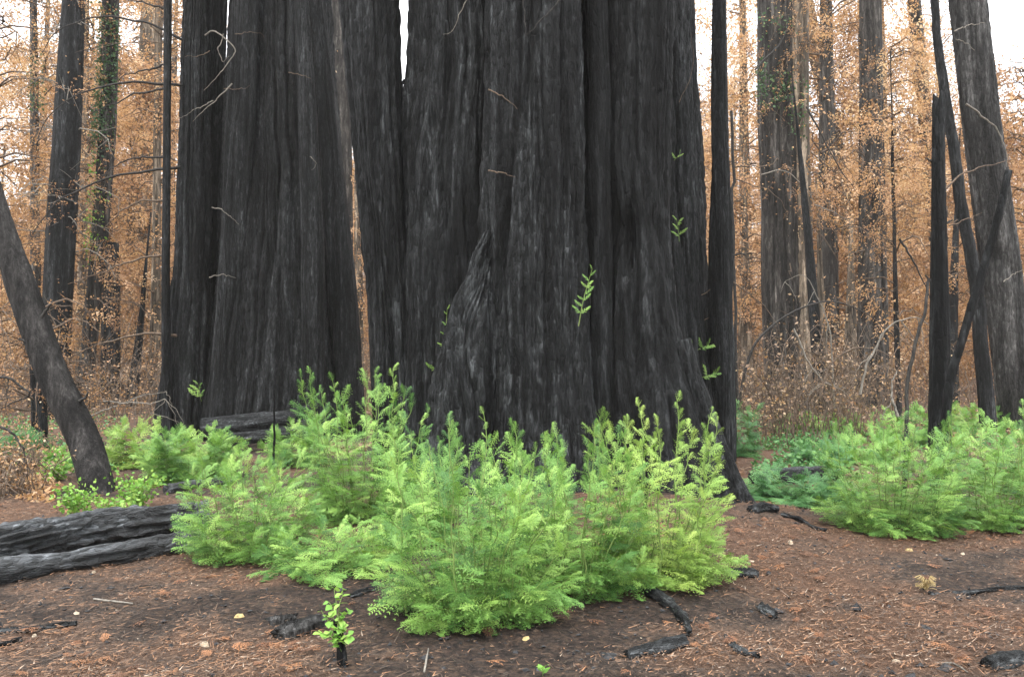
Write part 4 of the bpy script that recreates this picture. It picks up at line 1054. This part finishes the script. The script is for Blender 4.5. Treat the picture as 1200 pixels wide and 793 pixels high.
clump('large bright green clump of feathery shoots nearest the viewer, before the biggest tree', 555, 718, 200, 512, 801, nst=48, spst=14, leaders=8, size=(0.11, 0.20))
clump('green shoot clump just right of the nearest one, with a cluster of upright leaders', 672, 690, 160, 500, 802, nst=43, spst=14, leaders=7, size=(0.10, 0.19))
clump('yellowish green shoot clump at the foot of the long root right of centre', 772, 678, 136, 480, 803, mat='green_yellow', nst=48, spst=14, leaders=8, size=(0.10, 0.19), tilt=(0.05, 0.95))
clump('tallest green shoot clump, standing at the foot of the slender charred trunk', 422, 606, 128, 442, 804, nst=43, spst=14, leaders=10, size=(0.12, 0.22), tilt=(0.03, 0.9))
clump('wide green shoot clump hiding the right ends of the fallen logs', 290, 654, 128, 522, 805, nst=40, spst=13, leaders=6, size=(0.11, 0.20))
clump('low green shoots sprawling over bare soil behind the little seedling', 385, 668, 140, 600, 806, nst=20, spst=13, leaders=2, size=(0.10, 0.19), tilt=(0.3, 1.3))
clump('green shoot clump tucked between the tallest clump and the nearest one', 490, 630, 82, 512, 807, nst=22, spst=13, leaders=8, size=(0.13, 0.22))
clump('green shoots between the two nearest clumps, set back against the biggest tree', 612, 640, 120, 540, 808, nst=18, spst=13, leaders=4, size=(0.10, 0.19))
clump('small yellow-green tuft on dark soil left of the nearest clump', 440, 660, 66, 612, 809, mat='green_yellow', nst=10, spst=10, leaders=3, size=(0.07, 0.13))
clump('full green shoot clump on the right around the thin black stem', 1045, 622, 146, 486, 810, nst=43, spst=14, leaders=7, size=(0.13, 0.22))
clump('paler green shoot clump at the right edge around the foot of the broken snag', 1160, 616, 110, 484, 811, nst=38, spst=13, leaders=6, size=(0.13, 0.22))
clump('pale green shoots behind the right-hand clumps at the frame edge', 1195, 575, 120, 492, 824, nst=18, spst=12, leaders=4, size=(0.16, 0.28), tpl='L')
clump('low bluish green shoots trailing right of the long root tip', 938, 588, 112, 540, 812, mat='green_blue', nst=24, spst=14, leaders=1, size=(0.16, 0.28), tilt=(0.5, 1.35), tpl='L')
clump('bluish green tuft against the right flank of the biggest tree', 862, 535, 46, 468, 813, mat='green_blue', nst=16, spst=13, leaders=3, size=(0.16, 0.28), tpl='L')
clump('rounded green shoot clump before the twin-stemmed redwood', 225, 562, 112, 499, 814, nst=35, spst=13, leaders=8, size=(0.15, 0.25), tpl='L')
clump('narrow yellowish green tuft left of the rounded clump', 152, 548, 44, 490, 815, mat='green_yellow', nst=14, spst=12, leaders=3, size=(0.16, 0.28), tpl='L')
clump('green shoots behind the tallest clump by the fallen dark log', 345, 545, 70, 490, 816, nst=16, spst=12, leaders=3, size=(0.15, 0.25), tpl='L')
far = [(938, 505, 60, 484), (985, 510, 70, 488), (1075, 520, 90, 478), (1140, 505, 80, 474), (1010, 540, 80, 505), (960, 545, 70, 520), (20, 535, 60, 506), (60, 548, 60, 530)]
fl = ['small green patch at the foot of the green-dotted redwood', 'green patch on the rise left of the right-hand clumps', 'green shoots behind the thin black stem', 'green shoots just behind the tilted burnt pole',
      'green shoots spilling left from the right-hand clump', 'green sprigs beside the reddish soil slope', 'dull green patch behind the far left bracken', 'small leafy green patch left of the slanting trunk']
for k, (bx, by, w, tp) in enumerate(far):
    clump(fl[k], bx, by, w, tp, 830 + k, mat=['green', 'green', 'green', 'green', 'green', 'green_blue', 'green_blue', 'green_broad'][k], nst=14, spst=10, leaders=2, size=(0.18, 0.32), tpl='L', stems=False, tilt=(0.1, 1.2))

def leafy_plant(label, bx, by, wpx, top, seed, n=260, leaf=(0.03, 0.06), mat='green_broad', nst=12):
    P = gp(bx, by); s = P[1] / FPX; hgt = at(bx, top, P[1])[2] - P[2]; rad = wpx * s / 2
    t = thing('leafy_plant', label, 'plant', P); r = rng(seed); pos = []
    for k in range(nst):
        a = k * 2.4; L = r.uniform(.6, 1); e = P + [rad * .9 * math.cos(a) * r.uniform(.3, 1), rad * .9 * math.sin(a) * r.uniform(.3, 1), hgt * L]
        C = smooth_path([P + [r.normal(0, .1 * rad), r.normal(0, .1 * rad), -.02], (P + e) / 2 + [0, 0, hgt * .15], e], 10)
        v, f = tube(C, np.linspace(.005, .002, 10), 4)
        obj('stem', mesh('stem', v - P, f, M['stem_green']), t)
        for q in range(n // nst):
            pos.append(C[r.integers(3, 10)] + r.normal(0, .055, 3))
    pos = np.array(pos); pos[:, 2] = np.maximum(pos[:, 2], P[2] + .02)
    V, Fq, T = leaf_kites(pos, r.uniform(*leaf, len(pos)), r.random(len(pos)), seed + 1, droop=.1, w=.36)
    obj('foliage', mesh('foliage', V - P, Fq, M[mat], smooth=False, tint=T), t, kind='stuff')
leafy_plant('bright yellow-green leafy plant left of the slanting trunk foot', 86, 608, 62, 570, 850, n=420)
leafy_plant('bright leafy plant right of the slanting trunk foot', 160, 600, 80, 556, 851, n=520)
leafy_plant('leafy green sprawl at the base of the slanting trunk', 128, 612, 70, 586, 852, n=320)
leafy_plant('light green leafy plant further back left of the slanting trunk', 64, 563, 50, 540, 853, n=300, leaf=(.04, .08))

# ------------------------------------------------------------------ fallen logs and charred pieces
def log(name, label, cat, pts, radii, seed, mat='char_log', seg=48, rows=110, up=0.0, **kw):
    """pts world points of the axis"""
    C = smooth_path(np.array(pts, float), rows); R = np.interp(np.linspace(0, 1, rows), np.linspace(0, 1, len(radii)), radii)
    kw = {**dict(flute=0.12, flute_w=0.12, fine=0.010, fine_w=0.04, chunk=0.008, wander=0.012, fiss=1.6), **kw}
    v, f, t = bark_tube(C, R, seg, seed, **kw)
    P = C[0].copy(); 
    o = thing(name, label, cat, P)
    # turn the mesh so that its grain runs along local x
    d = C[-1] - C[0]; ang = math.atan2(d[1], d[0])
    o.rotation_euler = (0, 0, ang)
    ca, sa = math.cos(-ang), math.sin(-ang)
    w = v - P; w = np.stack([w[:, 0] * ca - w[:, 1] * sa, w[:, 0] * sa + w[:, 1] * ca, w[:, 2]], 1)
    obj({'fallen_log': 'trunk', 'charred_root': 'root'}.get(name, 'wood'), mesh(name, w, f, M[mat], tint=t), o)
    return o, P, ang
def G(px, py, up=0.0):
    p = gp(px, py); p[2] += up; return p
def axis_pts(pix, up):
    return [G(a, b, up) for a, b in pix]
log('fallen_log', 'thick charred log with cracked silvery top lying behind the thinner log at left', 'log', axis_pts([(-130, 690), (0, 664), (110, 641), (245, 622)], 0.16), [0.18, 0.175, 0.16, 0.14], 901, seg=90, rows=190, flute=0.16, flute_w=0.2, fine=0.030, fine_w=0.05, chunk=0.018)
log('fallen_log', 'thinner charred log with silver-grey top lying along the front of the thick log', 'log', axis_pts([(-120, 706), (0, 682), (110, 664), (240, 642)], 0.075), [0.095, 0.092, 0.085, 0.075], 902, seg=60, rows=170, flute=0.12, fine=0.016, chunk=0.012)
log('fallen_log', 'slender dark log end poking out above the fallen logs beside the wide clump', 'log', axis_pts([(196, 578), (225, 573), (270, 568)], 0.05), [0.07, 0.065, 0.06], 903, rows=60)
log('fallen_log', 'dark log with pale edges lying across the foot of the broad redwood', 'log', [at(238, 502, 15.2), at(300, 496, 15.3), at(365, 486, 15.5)], [0.20, 0.20, 0.18], 904, mat='coal', rows=80, flute=0.25)
log('fallen_log', 'lower charred log under the one crossing the broad redwood foot', 'log', [at(255, 516, 14.6), at(300, 512, 14.7), at(350, 506, 14.8)], [0.12, 0.12, 0.11], 905, mat='coal', rows=60)
log('fallen_log', 'half-buried charred log peeping out of the bluish green shoots', 'log', axis_pts([(885, 572), (930, 566), (985, 562)], 0.10), [0.11, 0.12, 0.09], 906, mat='coal', rows=60, flute=0.25)
log('charred_root', 'curved charred root emerging below the yellowish clump', 'root', axis_pts([(712, 676), (745, 690), (778, 708), (800, 728), (808, 746)], 0.025), [0.035, 0.042, 0.044, 0.036, 0.012], 911, mat='coal', seg=28, rows=60)
log('charred_stick', 'stubby charred stick lying at bottom centre with a brown broken end', 'stick', axis_pts([(734, 772), (770, 766), (803, 757)], 0.03), [0.030, 0.042, 0.038], 912, mat='coal', seg=28, rows=40)
log('charred_stick', 'short curved black stick at the bottom right of the stubby one', 'stick', axis_pts([(858, 757), (868, 766), (890, 771)], 0.012), [0.022, 0.020, 0.012], 913, mat='coal', seg=18, rows=24)
log('charcoal_chunk', 'oblong charcoal chunk right of the yellowish clump', 'chunk', axis_pts([(852, 676), (870, 675), (889, 677)], 0.02), [0.035, 0.05, 0.035], 914, mat='coal', seg=24, rows=24)
log('charcoal_chunk', 'small angular charcoal lump on rusty needles right of centre', 'chunk', axis_pts([(892, 714), (901, 720), (909, 724)], 0.015), [0.03, 0.042, 0.025], 915, mat='coal', seg=18, rows=16)
def block(name, label, cat, pix, hw, hh, seed, mat):
    """a split, angular piece of charred timber between two ground points"""
    p, q = G(*pix[0]), G(*pix[1]); d = q - p; L = np.linalg.norm(d); r = rng(seed); n = 26
    prof = np.array([(-1, -.9), (-.2, -1), (.9, -.8), (1.0, .2), (.55, .9), (.1, .72), (-.5, 1.0), (-1.05, .35)]) * [hw, hh]
    u = np.linspace(0, 1, n); V = np.zeros((n, 8, 3))
    V[:, :, 0] = u[:, None] * L + r.normal(0, .012, 8)[None] * (np.abs(u - .5) > .46)[:, None] * 2
    w = 1 - .25 * np.abs(u - .45) + 0.05 * np.sin(u * 9); V[:, :, 1] = prof[:, 0] * w[:, None]; V[:, :, 2] = prof[:, 1] * w[:, None] + hh * .7
    V += r.normal(0, .0035, V.shape); i = np.arange(n - 1)[:, None] * 8; j = np.arange(8)[None]
    F = np.stack([i + j, i + (j + 1) % 8, i + 8 + (j + 1) % 8, i + 8 + j], -1).reshape(-1, 4)[:, ::-1]
    V = V.reshape(-1, 3); c0, c1 = V[:8].mean(0), V[-8:].mean(0); V = np.vstack([V, c0, c1]); k = np.arange(8); m = n * 8
    T = np.vstack([np.stack([k, (k + 1) % 8, np.full(8, m)], 1), np.stack([m - 8 + (k + 1) % 8, m - 8 + k, np.full(8, m + 1)], 1)])
    o = thing(name, label, cat, p); o.rotation_euler = (0, -math.asin(d[2] / L), math.atan2(d[1], d[0]))
    obj('wood', mesh('wood', V, [F, T], M[mat], smooth=False, tint=np.full(len(V), .5)), o)
block('charred_wood', 'split charred block with a grey top face beside the little seedling', 'wood', [(326, 750), (376, 733)], .06, .045, 916, 'char_grey')
block('charred_wood', 'flat charred splinter just above the split block', 'wood', [(316, 732), (346, 728)], .03, .028, 917, 'char_grey')
log('charred_stick', 'dark stick lying flat at the right edge beside a pale tuft', 'stick', axis_pts([(1090, 698), (1130, 696), (1165, 692), (1230, 690)], 0.012), [0.022, 0.020, 0.018, 0.014], 918, mat='coal', seg=18, rows=50)
log('charred_stick', 'long black stick flat on the soil at the left edge', 'stick', axis_pts([(-30, 744), (20, 741), (60, 737), (90, 733)], 0.012), [0.022, 0.024, 0.020, 0.012], 919, mat='coal', seg=18, rows=50)
log('charred_stick', 'short black stick near the bottom left corner, under the longer one', 'stick', axis_pts([(-20, 768), (5, 758), (26, 752)], 0.012), [0.024, 0.022, 0.012], 920, mat='coal', seg=18, rows=30)
log('charred_stick', 'crooked dark stick on the soil right of the long root tip', 'stick', axis_pts([(918, 605), (935, 610), (955, 620), (968, 624)], 0.018), [0.03, 0.026, 0.022, 0.012], 921, mat='coal', seg=18, rows=36)
log('charcoal_chunk', 'dark lump at the very tip of the long root', 'chunk', axis_pts([(880, 600), (895, 598), (912, 600)], 0.03), [0.05, 0.06, 0.04], 922, mat='coal', seg=20, rows=20)
log('charcoal_chunk', 'half-buried charcoal lump at the bottom right corner', 'chunk', axis_pts([(1158, 784), (1178, 778), (1198, 774)], 0.005), [0.05, 0.06, 0.05], 923, mat='coal', seg=20, rows=20)
log('charred_stick', 'thin black splinter on soil left of the nearest clump', 'stick', axis_pts([(410, 702), (425, 696), (440, 690)], 0.012), [0.018, 0.022, 0.012], 924, mat='coal', seg=16, rows=20)
log('dry_twig', 'thin tan twig lying on the soil before the fallen logs', 'twig', axis_pts([(110, 704), (132, 706), (156, 709)], 0.010), [0.008, 0.007, 0.004], 925, mat='twig_pale', seg=8, rows=20, fine=0.001, chunk=0.0005)
log('dry_twig', 'slim upright-leaning tan twig at the bottom edge near the seedling', 'twig', [G(497, 789, 0.005), G(500, 776, 0.02), G(502, 768, 0.04)], [0.006, 0.006, 0.003], 926, mat='twig_pale', seg=8, rows=14, fine=0.001, chunk=0.0005)
log('dry_twig', 'thin tan twig curling at the bottom right', 'twig', axis_pts([(1098, 779), (1118, 780), (1134, 790)], 0.008), [0.007, 0.006, 0.003], 927, mat='twig_pale', seg=8, rows=20, fine=0.001, chunk=0.0005)
# upright burnt sticks among the shoots
for k, (lab, foot, topx, topy, r0) in enumerate([('burnt upright stick among the shoots at the foot of the broad redwood', (320, 560), 321, 458, 0.020), ('black upright stick in the yellowish clump', (755, 640), 757, 512, 0.018), ('short black stub standing between the two nearest clumps', (610, 640), 611, 540, 0.028)]):
    P = gp(*foot); T_ = at(topx, topy, P[1]); t = thing('burnt_stick', lab, 'stick', P)
    C = wiggle(smooth_path([P - [0, 0, .1], (P + T_) / 2 + [0.01, 0, 0], T_], 30), 0.004, 950 + k); v, f, tt = bark_tube(C, np.linspace(r0, r0 * .6, 30), 14, 955 + k, fine=.003, chunk=.003)
    obj('stick', mesh('stick', v - P, f, M['char_dark'], tint=tt), t)

# little seedling with its black stub
P = gp(403, 778); t = thing('seedling', 'little broad-leaved seedling growing round a black stub in front, left of the nearest clump', 'seedling', P)
C = smooth_path([P - [0, 0, .06], at(399, 752, P[1]), at(394, 726, P[1])], 24); v, f, tt = bark_tube(C, np.linspace(0.030, 0.020, 24), 20, 960, fine=.004, chunk=.004)
obj('stub', mesh('stub', v - P, f, M['char_dark'], tint=tt), t)
r = rng(961)
lm = []
for k in range(6):       # a few leaf shapes, shared
    us = np.linspace(0, 1, 6); w = 0.42 * np.sin(PI * us ** 0.8) * np.array([1, .95, 1.05, .9, 1, 1]); z = -0.25 * us ** 2
    up = 0.10 * r.uniform(.5, 1.5)
    Vv = np.concatenate([np.stack([us, w, z + up * w], 1), np.stack([us, 0 * us, z], 1), np.stack([us, -w, z + up * w], 1)])
    Fq = np.concatenate([[[i, i + 1, 6 + i + 1, 6 + i] for i in range(5)], [[6 + i, 7 + i, 13 + i, 12 + i] for i in range(5)]])
    lm.append(mesh('leaf', Vv, Fq, M['green_broad'], tint=np.full(len(Vv), r.uniform(.2, .9))))
for sx, (topx, topy) in enumerate([(392, 690), (402, 684), (378, 716), (386, 704), (408, 716), (374, 742), (412, 744)]):
    b = at(397 + r.normal(0, 2), 745 + r.uniform(-8, 16), P[1] - .02); e = at(topx, topy, P[1] + r.uniform(-.1, .1)); C = wiggle(smooth_path([b, (b + e) / 2 + [0, 0, .02], e], 10), .004, 970 + sx)
    v, f = tube(C, np.linspace(.004, .0015, 10), 4); obj('stem', mesh('stem', v - P, f, M['stem_green']), t)
    for q in range(14):
        p = C[min(9, 1 + q * 9 // 14)]; o = obj('leaf', lm[r.integers(0, 6)], t, p - P)
        s = r.uniform(.028, .048); o.scale = (s, s, s); o.rotation_euler = (r.normal(0, .5), r.uniform(-.5, .6), r.uniform(0, 6.28))
P = gp(636, 795); t = thing('seedling', 'tiny bright green two-leaved sprout at the bottom edge', 'seedling', P)
for k in range(4):
    o = obj('leaf', lm[k], t, (0, 0, .02 + .01 * k)); o.scale = (.05,) * 3; o.rotation_euler = (0, -0.8, 0.4 + k * 1.7)
v, f = tube(np.array([[0, 0, -.02], [0, 0, .03], [.003, 0, .05]]), .002, 4); obj('stem', mesh('stem', v, f, M['stem_green']), t)

# a few distinct scraps on the soil
def scrap(name, label, cat, px, py, size, mat, seed, flat=0.35):
    P = gp(px, py); r = rng(seed)
    th = np.linspace(0, 2 * PI, 9)[:-1]; rr = size * r.uniform(.6, 1.1, 8)
    ring = np.stack([np.cos(th) * rr, np.sin(th) * rr * .6, r.uniform(0, .3, 8) * size * flat], 1)
    top = ring * [.6, .6, 1] + [0, 0, size * flat]
    V = np.concatenate([ring - [0, 0, .01], top, [[0, 0, size * flat * 1.15]]])
    Fq = [[i, (i + 1) % 8, 8 + (i + 1) % 8, 8 + i] for i in range(8)]; Ft = [[8 + i, 8 + (i + 1) % 8, 16] for i in range(8)]
    o = obj(name, mesh(name, V, [np.array(Fq), np.array(Ft)], M[mat]), None, P); o.rotation_euler = (0, 0, r.uniform(0, 6)); tag(o, label, cat)
scrap('dry_leaf', 'pale yellow curled leaf on dark soil below the nearest clump', 'leaf', 617, 749, .035, 'yellow', 1)
scrap('dry_leaf', 'ochre leaf lying under the right-hand green clump', 'leaf', 1066, 645, .045, 'yellow', 2)
scrap('stone', 'pale flat stone right of the long root', 'stone', 926, 636, .05, 'pale', 3)
scrap('stone', 'whitish pebble near the bottom edge right of centre', 'stone', 1050, 776, .028, 'pale', 4)
scrap('stone', 'pale rounded chip on the soil below the fallen logs', 'stone', 240, 757, .05, 'pale', 5)
scrap('dry_leaf', 'orange-tan leaf on the soil left of the split charred block', 'leaf', 281, 722, .035, 'yellow', 6)
scrap('bark_chip', 'whitish curved bark chip beside the oblong charcoal chunk', 'chip', 880, 658, .04, 'pale', 7, .2)
scrap('bark_chip', 'pale bark chip on the soil just below the thinner log', 'chip', 110, 671, .03, 'pale', 8)
scrap('bark_chip', 'small white chip near the left edge above the short black stick', 'chip', 40, 745, .025, 'pale', 9, .2)
scrap('bark_chip', 'pale chip on bare ground below the paler right-hand clump', 'chip', 1128, 649, .035, 'pale', 10, .15)
P = gp(1085, 692); r = rng(15); t = []
for k in range(60):
    a = r.uniform(0, 6.28); e = np.array([math.cos(a) * .07, math.sin(a) * .07, r.uniform(.01, .09)]); t.append(tube(smooth_path([(0, 0, 0), e * [.5, .5, 1.2], e], 5), .0022, 3))
v, f = join(t); o = obj('lichen_tuft', mesh('lichen_tuft', v, f, M['yellow']), None, P); tag(o, 'pale yellow stringy tuft at the left end of the flat dark stick', 'tuft')

# ------------------------------------------------------------------ litter on the forest floor
r = rng(1000)
def scatter(n, y0=2.6, y1=14, pw=1.0):
    y = y0 + (y1 - y0) * r.random(n) ** 1.6; x = r.uniform(-0.82, 0.82, n) * (y + 0.5)
    return x, y
# needles and twigs
n = 330000
x, y = scatter(n)
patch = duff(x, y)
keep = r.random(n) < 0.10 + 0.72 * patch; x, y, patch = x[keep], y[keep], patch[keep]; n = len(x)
a = r.uniform(0, PI, n); L = r.uniform(0.006, 0.030, n) * (1 + 1.8 * (r.random(n) < .04)); w = r.uniform(0.0020, 0.0046, n)
z = H(x, y) + r.uniform(0.004, 0.028, n); dz = r.normal(0, .2, n) * L
dx, dy = np.cos(a) * L, np.sin(a) * L; ex, ey = -np.sin(a) * w, np.cos(a) * w
V = np.stack([np.stack([x - dx - ex, y - dy - ey, z - dz], 1), np.stack([x + dx, y + dy, z + dz], 1), np.stack([x - dx + ex, y - dy + ey, z - dz + .002], 1)], 1).reshape(-1, 3)
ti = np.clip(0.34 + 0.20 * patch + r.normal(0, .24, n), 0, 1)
obj('needle_litter', mesh('needle_litter', V, np.arange(3 * n).reshape(-1, 3), M['litter'], smooth=False, tint=np.repeat(ti, 3)), kind='stuff')
# fallen rusty sprays
n = 3200
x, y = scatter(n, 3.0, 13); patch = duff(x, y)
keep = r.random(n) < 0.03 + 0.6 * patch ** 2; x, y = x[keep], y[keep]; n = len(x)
a = r.uniform(0, 2 * PI, n)
V, Fq, T = place_sprays(SPR_L, np.stack([x, y, H(x, y) + r.uniform(.012, .035, n)], 1), np.stack([np.cos(a), np.sin(a), r.normal(0.06, .1, n)], 1), np.stack([r.normal(0, .2, n), r.normal(0, .2, n), np.ones(n)], 1), r.uniform(.05, .12, n), r.random(n), 1003)
V[:, 2] = np.maximum(V[:, 2], H(V[:, 0], V[:, 1]) + .003)
obj('fallen_sprays', mesh('fallen_sprays', V, Fq, M['rust'], smooth=False, tint=T), kind='stuff')
# charcoal crumbs and pale chips
def crumbs(name, n, size, mat, seed):
    q = rng(seed); x, y = scatter(n, 2.8, 12)
    ico = np.array([[1, 0, 0], [-1, 0, 0], [0, 1, 0], [0, -1, 0], [0, 0, 1], [0, 0, -1]], float)
    fa = np.array([[0, 2, 4], [2, 1, 4], [1, 3, 4], [3, 0, 4], [2, 0, 5], [1, 2, 5], [3, 1, 5], [0, 3, 5]])
    s = q.uniform(*size, n)[:, None, None] * (1 + 2 * (q.random(n) < .05))[:, None, None]
    V = ico[None] * s * np.stack([q.uniform(.6, 1.6, n), q.uniform(.6, 1.6, n), q.uniform(.4, .9, n)], 1)[:, None] + q.normal(0, .2, (n, 6, 3)) * s
    an = q.uniform(0, 6.28, n); ca, sa = np.cos(an)[:, None], np.sin(an)[:, None]
    V = np.stack([V[..., 0] * ca - V[..., 1] * sa, V[..., 0] * sa + V[..., 1] * ca, V[..., 2]], -1) + np.stack([x, y, H(x, y) + .006], 1)[:, None]
    obj(name, mesh(name, V.reshape(-1, 3), (fa[None] + 6 * np.arange(n)[:, None, None]).reshape(-1, 3), M[mat], smooth=False), kind='stuff')
crumbs('charcoal_crumbs', 2800, (.005, .016), 'grit', 1005)
crumbs('pale_chips', 110, (.004, .010), 'pale', 1006)
crumbs('tan_chips', 300, (.004, .009), 'rust', 1007)

# ------------------------------------------------------------------ haze
bpy.context.view_layer.update()
if HAZE_DENSITY > 0:
    x0, x1, y0, y1, z0, z1 = -170, 170, -60, 240, -3, 45
    V = np.array([[x0, y0, z0], [x1, y0, z0], [x1, y1, z0], [x0, y1, z0], [x0, y0, z1], [x1, y0, z1], [x1, y1, z1], [x0, y1, z1]], float)
    Fq = np.array([[0, 3, 2, 1], [4, 5, 6, 7], [0, 1, 5, 4], [1, 2, 6, 5], [2, 3, 7, 6], [3, 0, 4, 7]])
    hm = bpy.data.materials.new('pale_haze'); hm.use_nodes = True; hm.node_tree.nodes.clear()
    ho = hm.node_tree.nodes.new('ShaderNodeOutputMaterial'); hv = hm.node_tree.nodes.new('ShaderNodeVolumePrincipled')
    hv.inputs['Color'].default_value = (0.95, 0.93, 0.90, 1); hv.inputs['Density'].default_value = HAZE_DENSITY
    hm.node_tree.links.new(hv.outputs[0], ho.inputs['Volume'])
    obj('haze', mesh('haze', V, Fq, hm, smooth=False), kind='stuff')
